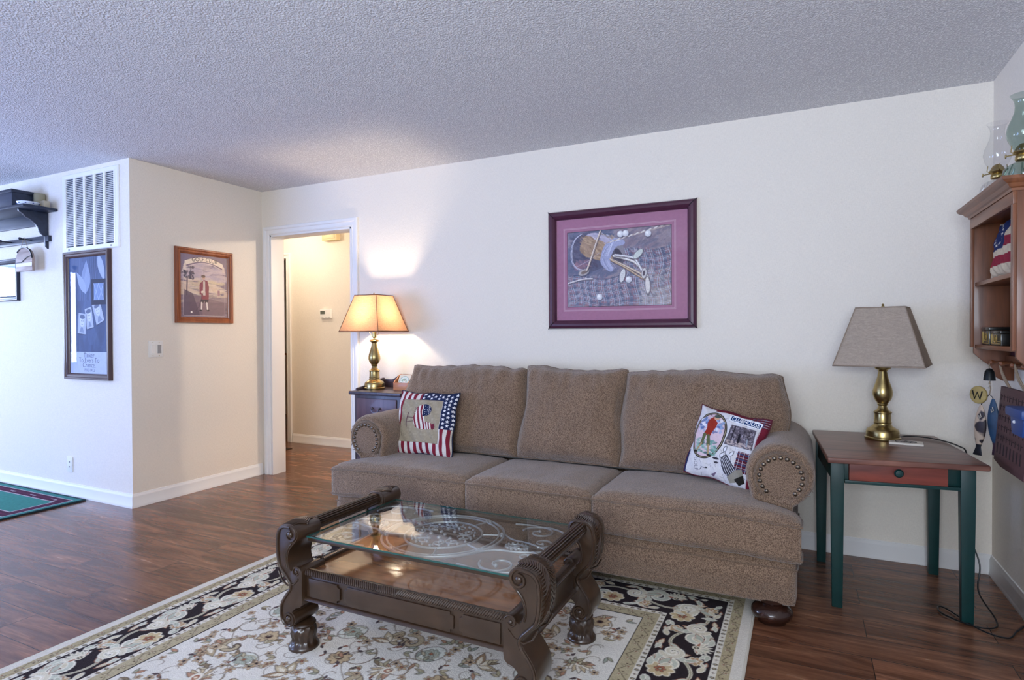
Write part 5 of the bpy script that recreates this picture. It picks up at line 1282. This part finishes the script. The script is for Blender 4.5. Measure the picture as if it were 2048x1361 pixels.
    for s in (-1, 1): MB().box(-.438, .438, s*.250-.009 if s > 0 else -.268, s*.250+.018-.009 if s > 0 else -.250, gz-.022, gz-.0082).build('support_bar', M_CARVE, t, bevel=.003)
    m = mat('glass_edge', '#1b4f4a', .1, spec=.8); gl = glass_mat('table_glass', (.95, .98, .97), n=1.75)
    G = MB(); a, b, c, d, e, g_ = -.436, .436, -.276, .276, gz-.006, gz
    G.add([(a, c, e), (b, c, e), (b, d, e), (a, d, e), (a, c, g_), (b, c, g_), (b, d, g_), (a, d, g_)], [(0, 3, 2, 1), (4, 5, 6, 7)], 0)
    G.add([(a, c, e), (b, c, e), (b, d, e), (a, d, e), (a, c, g_), (b, c, g_), (b, d, g_), (a, d, g_)], [(0, 1, 5, 4), (1, 2, 6, 5), (2, 3, 7, 6), (3, 0, 4, 7)], 1)
    G.build('glass_top', [gl, m], t, smooth=False)
    M_PEW = mat('silvered_iron', '#b4b4b8', .35, metal=.6)
    F = MB(); z = gz-.0165; zc = z
    def circ(cx, cy, r, w_, ry=None, n=44): F.tube([(cx+r*math.cos(2*PI*k/n), cy+(ry or r)*math.sin(2*PI*k/n), zc) for k in range(n)], w_, 6, True)
    def spir(cx, cy, r, a0, turns, w_, n=30):
        P_ = [(cx+r*(1-.8*k/n)*math.cos(a0+turns*2*PI*k/n), cy+r*(1-.8*k/n)*math.sin(a0+turns*2*PI*k/n), zc) for k in range(n+1)]
        F.tube(P_, [w_*(1-.35*k/n) for k in range(n+1)], 6); F.ball((P_[-1][0], P_[-1][1], zc), w_*1.6, 5); return P_[0]
    circ(0, 0, .236, .0052); circ(0, 0, .216, .0038); circ(0, 0, .150, .0045)
    for k in range(8):
        a = 2*PI*(k+.5)/8; F.tube([(.150*math.cos(a), .150*math.sin(a), zc), (.236*math.cos(a), .236*math.sin(a), zc)], .0035, 5)
        for da in (-.05, .05): F.ball((.226*math.cos(a+da), .226*math.sin(a+da), zc), .0075, 5)
    for k in range(26):
        a = 2.4*k; r = .118*math.sqrt(k/26)+.006; F.ball((r*math.cos(a), r*math.sin(a), zc+.001), .0085-.003*(k/26), 5, sz=.8)
    for k in range(10): a = 2*PI*k/10; spir(.092*math.cos(a), .092*math.sin(a), .030, a+PI, 1.1 if k % 2 else -1.1, .0034, 16)
    for k in range(22):
        a = 2*PI*k/22; F.ball((.122*math.cos(a), .122*math.sin(a), zc), .0058, 5)
    for sx in (-1, 1):
        for sy in (-1, 1):
            p = spir(sx*.330, sy*.175, .070, PI if sx > 0 else 0, -sx*sy*1.2, .0045)
            q = spir(sx*.385, sy*.07, .045, -sy*PI/2, sx*sy*1.1, .004)
            F.tube(bezier([(sx*.20, sy*.232, zc), (sx*.28, sy*.243, zc), (sx*.36, sy*.238, zc), (sx*.42, sy*.205, zc), (sx*.432, sy*.14, zc)], 6), .0042, 6)
            F.tube(bezier([(sx*.215, sy*.10, zc), (sx*.27, sy*.06, zc), (sx*.335, sy*.05, zc), (sx*.40, sy*.025, zc), (sx*.434, 0, zc)], 6), .004, 6)
        for k in range(14):
            a = 2*PI*k/14; F.ball((sx*.315+.042*math.cos(a), .028*math.sin(a), zc), .006, 5)
        circ(sx*.315, 0, .032, .004, .019); F.ball((sx*.315, 0, zc), .013, 6, sz=.5)
    F.tube([(-.434, -.262, zc), (.434, -.262, zc)], .004, 5).tube([(-.434, .262, zc), (.434, .262, zc)], .004, 5)
    F.build('metal_scrollwork', M_PEW, t, angle=60)
coffee_table()

# ------------------------------------------------------------------ hutch on the right wall and the things in it
M_CHERRY = wood_mat('reddish_pine', '#5e3620', '#875030', .42, 'z', .15); M_CHX = wood_mat('reddish_pine_rail', '#673c25', '#8e5836', .42, 'x', .15)
t = thing('wall_hutch', 'reddish wooden wall hutch with crown molding hanging on the right wall', 'wall shelf', (W, -.625, 0), -PI/2)
hw, dp = .308, .146
sp = [(0, 1.72), (-dp, 1.72), (-dp, 1.108), (-.128, 1.088), (-.105, 1.066), (-.085, 1.052), (-.072, 1.030), (-.064, 1.000), (-.040, .985), (0, .985)]
for s in (-1, 1): MB().prism(sp, s*(hw-.009)-.009, s*(hw-.009)+.009, 'yz').build('side_panel', M_CHERRY, t, bevel=.002)
MB().box(-hw+.0182, hw-.0182, -.014, -.001, 1.10, 1.715).build('back_panel', wood_mat('plum_beadboard', '#43222a', '#5c3038', .5, 'z', 0), t)
mb = MB()
for k in range(9): mb.box(-hw+.03+k*.067, -.004-hw+.03+k*.067+.008, -.0165, -.0141, 1.17, 1.71)
mb.build('beading', M_CHERRY, t)
for z in (1.428, 1.147): MB().box(-hw+.0184, hw-.0184, -dp+.004, -.0145, z-.018, z).build('shelf', M_CHX, t, bevel=.003)
MB().box(-hw+.0184, hw-.0184, -dp+.002, -.0145, 1.69, 1.708).build('top_panel', M_CHX, t)
MB().box(-hw, hw, -dp-.012, -dp-.0004, 1.672, 1.718).build('top_rail', M_CHX, t, bevel=.001)
for s in (-1, 1): MB().box(s*(hw-.0125)-.0125, s*(hw-.0125)+.0125, -dp-.012, -dp-.0004, 1.135, 1.6717).build('stile', M_CHERRY, t, bevel=.001)
MB().box(-hw+.0184, hw-.0184, -.032, -.016, 1.045, 1.098).build('peg_rail', M_CHX, t, bevel=.002)
cr = [(0, 1.7185), (.004, 1.7185), (.006, 1.728), (.014, 1.732), (.022, 1.744), (.034, 1.750), (.040, 1.757), (.043, 1.768), (0, 1.770)]
v = []; m = len(cr)
for x, k in ((-hw, 0), (-hw, 1), (hw, 1), (hw, 0)):
    for o, z in cr: v.append((x+(-o if x < 0 else o), (-dp-.012-o) if k else 0, z))
f = [(i*m+j, i*m+(j+1) % m, (i+1)*m+(j+1) % m, (i+1)*m+j) for i in range(3) for j in range(m)]+[tuple(range(m)), tuple(3*m+j for j in range(m-1, -1, -1))]
MB().add(v, f).build('crown_molding', M_CHX, t, angle=25)
MB().box(-hw+.001, hw-.001, -dp-.010, -.001, 1.762, 1.7706).build('top_board', M_CHX, t)
PEG = [-.19, -.045, .10, .23]
for x in PEG: MB().lathe([(.005, 0), (.005, -.062), (.009, -.068), (.010, -.074), (.006, -.080), (.001, -.082)], (x, -.0315, 1.072), 12, 'y').build('peg', M_CHX, t)

# oil lamps on top
def oil_lamp(name, label, loc, glassm, sc, hb):
    t = thing(name, label, 'oil lamp', loc); t.scale = (sc, sc, sc)
    MB().lathe([(.040, 0), (.050, .004), (.058, .020), (.062, .040), (.058, .062), (.042, .078), (.022, .086), (.020, .094)], n=36).build('oil_font', glassm, t, angle=80)
    mb = MB()
    for k in range(10):
        a = 2*PI*k/10; mb.tube([(.052*math.cos(a), .052*math.sin(a), .012), (.0625*math.cos(a), .0625*math.sin(a), .040), (.046*math.cos(a), .046*math.sin(a), .074)], .0022, 5)
    mb.build('ribs', glassm, t)
    b = MB().lathe([(.022, .092), (.024, .094), (.024, .108), (.020, .112), (.030, .118), (.032, .124), (.026, .130), (.022, .140), (.014, .150), (.008, .154)], n=28).build('burner', M_BRASS, t, angle=50)
    MB().tube([(-.020, 0, .116), (-.052, 0, .112)], .0022, 6).lathe([(.001, -.054), (.008, -.053), (.008, -.050), (.001, -.049)], (0, 0, .112), 12, 'x').build('wick_knob', M_BRASS, b)
    for a in (0, PI/2, PI, 3*PI/2): MB().tube([(.027*math.cos(a), .027*math.sin(a), .122), (.036*math.cos(a), .036*math.sin(a), .126), (.033*math.cos(a), .033*math.sin(a), .150)], .0018, 5).build('prong', M_BRASS, b)
    MB().lathe([(.027, .122), (.028, .134), (.036, .150), (.046, .172), (.050, .196), (.046, .220), (.036, .245), (.027, .270), (.0245, .292), (.0265, .310), (.034, .326), (.040, .334)], n=40, cap=False).build('chimney', glassm, t, angle=80)
    return t
clear = glass_mat('clear_glass', (.94, .94, .95)); greeng = glass_mat('green_glass', (.66, .75, .71))
oil_lamp('oil_lamp', 'clear glass oil lamp with brass burner on top of the wall hutch', (4.950, -.475, 1.7712), clear, .98, 0)
oil_lamp('oil_lamp', 'green glass oil lamp at the right edge on top of the wall hutch', (4.966, -.745, 1.7712), greeng, 1.05, 0)

# flag cloth pillow on the upper hutch shelf
cv = Canvas(.36, .24, 520, '#cbbba2'); cv.rect(0, .36, .045, .085, '#8b2b3b'); cv.rect(.20, .36, .12, .16, '#8b2b3b'); cv.rect(.20, .36, .20, .24, '#8b2b3b'); cv.rect(0, .20, .115, .24, '#26305a')
for k in range(13): a = 2*PI*k/13; star(cv, .10+.045*math.cos(a), .178+.045*math.sin(a), .009, '#d6cfc0')
cv.mottle(.1, 3, 9)
p = pillow('flag_pillow', 'small flag pillow with circle of stars on the upper hutch shelf', cv, (4.962, -.60, 1.552), (math.radians(-8), 0, -PI/2), .185, .120, .026, mat('tan_cloth', '#b09f86', .9), 3.1)
p['category'] = 'pillow'
# tins on the lower hutch shelf
M_TINB = mat('black_enamel_tin', '#14130f', .3, coat=.4); M_GOLD = mat('gold_ink', '#b99a54', .35, metal=.6)
def tin(label, y, w_, h_, d, letter):
    t = thing('decorative_tin', label, 'tin', (4.955, y, 1.1472), -PI/2)
    MB().box(-w_/2, w_/2, -d/2, d/2, 0, h_*.8).build('body', M_TINB, t, bevel=.003)
    MB().box(-w_/2-.002, w_/2+.002, -d/2-.002, d/2+.002, h_*.8+.0004, h_).build('lid', M_TINB, t, bevel=.003)
    m = MB().box(-w_/2+.004, w_/2-.004, -d/2-.0012, -d/2-.0002, .006, .010).box(-w_/2+.004, w_/2-.004, -d/2-.0012, -d/2-.0002, .016, .019).box(-w_/2+.003, -w_/2+.007, -d/2-.0012, -d/2-.0002, .006, h_*.75).box(w_/2-.007, w_/2-.003, -d/2-.0012, -d/2-.0002, .006, h_*.75)
    m.tube([(.020*math.cos(2*PI*k/24), -d/2-.0008, h_*.45+.017*math.sin(2*PI*k/24)) for k in range(24)], .0016, 5, True)
    m.ball((0, -d/2, h_*.45), .009, 6, sy=.15).build('gold_ornament', M_GOLD, t)
tin('black and gold tin nearest the corner on the lower hutch shelf', -.440, .11, .078, .07, '')
tin('lower black and gold tin nearer the camera on the lower hutch shelf', -.590, .14, .062, .07, '')

# things hanging under the hutch
M_TWINE = mat('jute_twine', '#8d7b66', .9, bump=.001, bscale=300)
t = thing('hanging_fish', 'string of two painted wooden fish and a W disc hanging from the hutch', 'fish ornament', (4.935, -.435, 0), math.radians(-52))
MB().tube([(0, 0, 1.069), (.0, -.004, 1.03), (0, 0, 1.005)], .002, 6).tube([(0, 0, .99), (.005, 0, .955), (.0, 0, .93)], .0025, 6).build('string', M_TWINE, t)
MB().lathe([(.002, 1.045), (.010, 1.042), (.017, 1.030), (.021, 1.005), (.022, .992), (.001, .992)], n=20).build('bell', mat('black_iron', '#191c1d', .45, metal=.5), t, angle=50)
MB().tube([(.004*math.cos(k), .004*math.sin(k), .990-.003*k) for k in range(14)], .002, 5).build('beads', mat('pale_bead', '#b9b2a6', .5), t)
d = MB().lathe([(.001, .006), (.036, .006), (.039, .003), (.039, -.003), (.036, -.006), (.001, -.006)], (0, 0, 0), 28, 'y').build('disc', wood_mat('yellow_wood_disc', '#8f7a46', '#b09a60', .6, 'x', 0), t, angle=50); d.location = (-.040, -.01, .925)
MB().tube([(-.022, -.0075, .018), (-.012, -.0075, -.018), (0, -.0075, .012), (.012, -.0075, -.018), (.022, -.0075, .018)], .0028, 6).build('letter_w', M_BLACK, d)
def fish(name, loc, L_, m, tail, lean):
    N = 18; K = 16; v = []
    for i in range(N+1):
        q = i/N; z = -q*L_; r = .0265*math.sin(PI*min(1, q*1.08+.04))**.75 if q < .80 else .0265*.36*(1+((q-.80)/.20)*1.3); ry = .012*math.sin(PI*min(1, q*1.05+.03))**.8 if q < .8 else .0035
        r = max(r, .0015); ry = max(ry, .0015)
        for k in range(K): a = 2*PI*k/K; v.append((r*math.cos(a)+lean*q*q, ry*math.sin(a), z))
    f = [(i*K+k, i*K+(k+1) % K, (i+1)*K+(k+1) % K, (i+1)*K+k) for i in range(N) for k in range(K)]+[tuple(range(K)), tuple(N*K+k for k in range(K))]
    mb = MB().add(v, f); mb.mi = [1 if (i//K) >= int(N*.80) else 0 for i in range(N*K)]+[0, 1]
    o = mb.build(name, [m, tail], t, angle=60); o.location = loc
    MB().tube([(.006, -.012, -.035), (.012, -.014, -.050), (.004, -.014, -.058), (.0, -.012, -.045)], .0016, 5).build('fin', mat('pale_fin', '#c9bfae', .6), o)
    return o
fm = mat('mottled_cream_fish', '#c2b09a', .5); nt = fm.node_tree; b_ = nt.nodes['Principled BSDF']
tc = nt.nodes.new('ShaderNodeTexCoord'); n_ = nt.nodes.new('ShaderNodeTexNoise'); n_.inputs['Scale'].default_value = 24; n_.inputs['Detail'].default_value = 1; r_ = nt.nodes.new('ShaderNodeValToRGB')
r_.color_ramp.interpolation = 'EASE'; r_.color_ramp.elements[0].position = .42; r_.color_ramp.elements[0].color = (*lin('#2b2226'), 1); r_.color_ramp.elements[1].position = .50; r_.color_ramp.elements[1].color = (*lin('#b9a38c'), 1)
nt.links.new(tc.outputs['Object'], n_.inputs['Vector']); nt.links.new(n_.outputs['Fac'], r_.inputs[0]); nt.links.new(r_.outputs[0], b_.inputs['Base Color'])
fish('cream_fish', (-.034, -.004, .880), .225, fm, mat('dark_fish_tail', '#1a1a20', .5), -.016)
fish('blue_fish', (.012, .006, .912), .245, mat('blue_fish_paint', '#21405c', .45, var=.35, vscale=20), mat('plum_fish_tail', '#3b2534', .5), .016)
MB().tube([(0, 0, .93), (-.02, -.004, .905), (-.034, -.004, .880)], .0018, 5).tube([(0, 0, .93), (.010, .003, .92), (.012, .006, .910)], .0018, 5).tube([(-.03, -.006, .905), (-.055, -.01, .895), (-.06, -.01, .905), (-.03, -.006, .905)], .0022, 5).build('bow', M_BLACK, t)

t = thing('wooden_sign', 'long plum-brown wooden sign board hanging on rope under the hutch', 'sign', (4.972, -.665, 0), -PI/2)
sgn = MB(); z0, z1 = .640, .972
sgn.prism([(-.195, .655), (-.10, .640), (.19, .640), (.19, .972), (-.185, .972)], -.008, .008)
sgn.xf(Matrix.Translation((0, 0, .972)) @ Matrix.Rotation(math.radians(-4), 4, 'X') @ Matrix.Translation((0, 0, -.972)))
sg = sgn.build('board', wood_mat('plum_board', '#4a3030', '#604140', .6, 'x', 0), t, bevel=.003)
cvs = []
Rm = Matrix.Translation((0, 0, .972)) @ Matrix.Rotation(math.radians(-4), 4, 'X') @ Matrix.Translation((0, 0, -.972))
mb = MB()
for k in range(5):
    for j in range(9): mb.box(-.165+j*.037, -.165+j*.037+.022+.006*((j*k) % 2), -.0092, -.0080, .93-k*.042, .93-k*.042+.004).box(-.165+j*.037+.006*((j+k) % 3), -.165+j*.037+.004+.006*((j+k) % 3), -.0092, -.0080, .915-k*.042, .94-k*.042)
for j in range(8): mb.box(-.16+j*.042, -.148+j*.042, -.0092, -.0080, .69, .735)
mb.xf(Rm).build('worn_lettering', mat('worn_dark_ink', '#2a1c1e', .8), t)
for x in (-.115, .085): MB().tube(bezier([(x, .004, .968), (x+.004*math.sin(x*40), -.02, 1.02), (x, -.030, 1.0775), (x+.006, -.020, 1.03), (x+.008, .006, .968)], 6), .0036, 7).build('rope', M_TWINE, t)
t = thing('hanging_ornament', 'cobalt blue wooden ornament hanging on twine at the right edge below the hutch', 'ornament', (4.905, -1.035, .885), -PI/2)
M_BLU = mat('cobalt_paint', '#1f3f78', .45, var=.1)
MB().prism([(-.055, -.045), (.055, -.045), (.072, .018), (-.072, .018)], -.030, .030).build('body', M_BLU, t, bevel=.003)
MB().box(-.088, .095, -.042, .042, .0185, .052).build('roof', M_BLU, t, bevel=.008)
MB().ball((-.02, -.031, .000), .006, 6).build('white_dot', mat('white_paint', '#d9d9dc', .5), t)
MB().tube(bezier([(-.02, 0, .05), (-.03, .02, .12), (-.075, .03, .215), (-.02, .02, .12), (.02, 0, .05)], 8), .0035, 7).build('rope', M_TWINE, t)
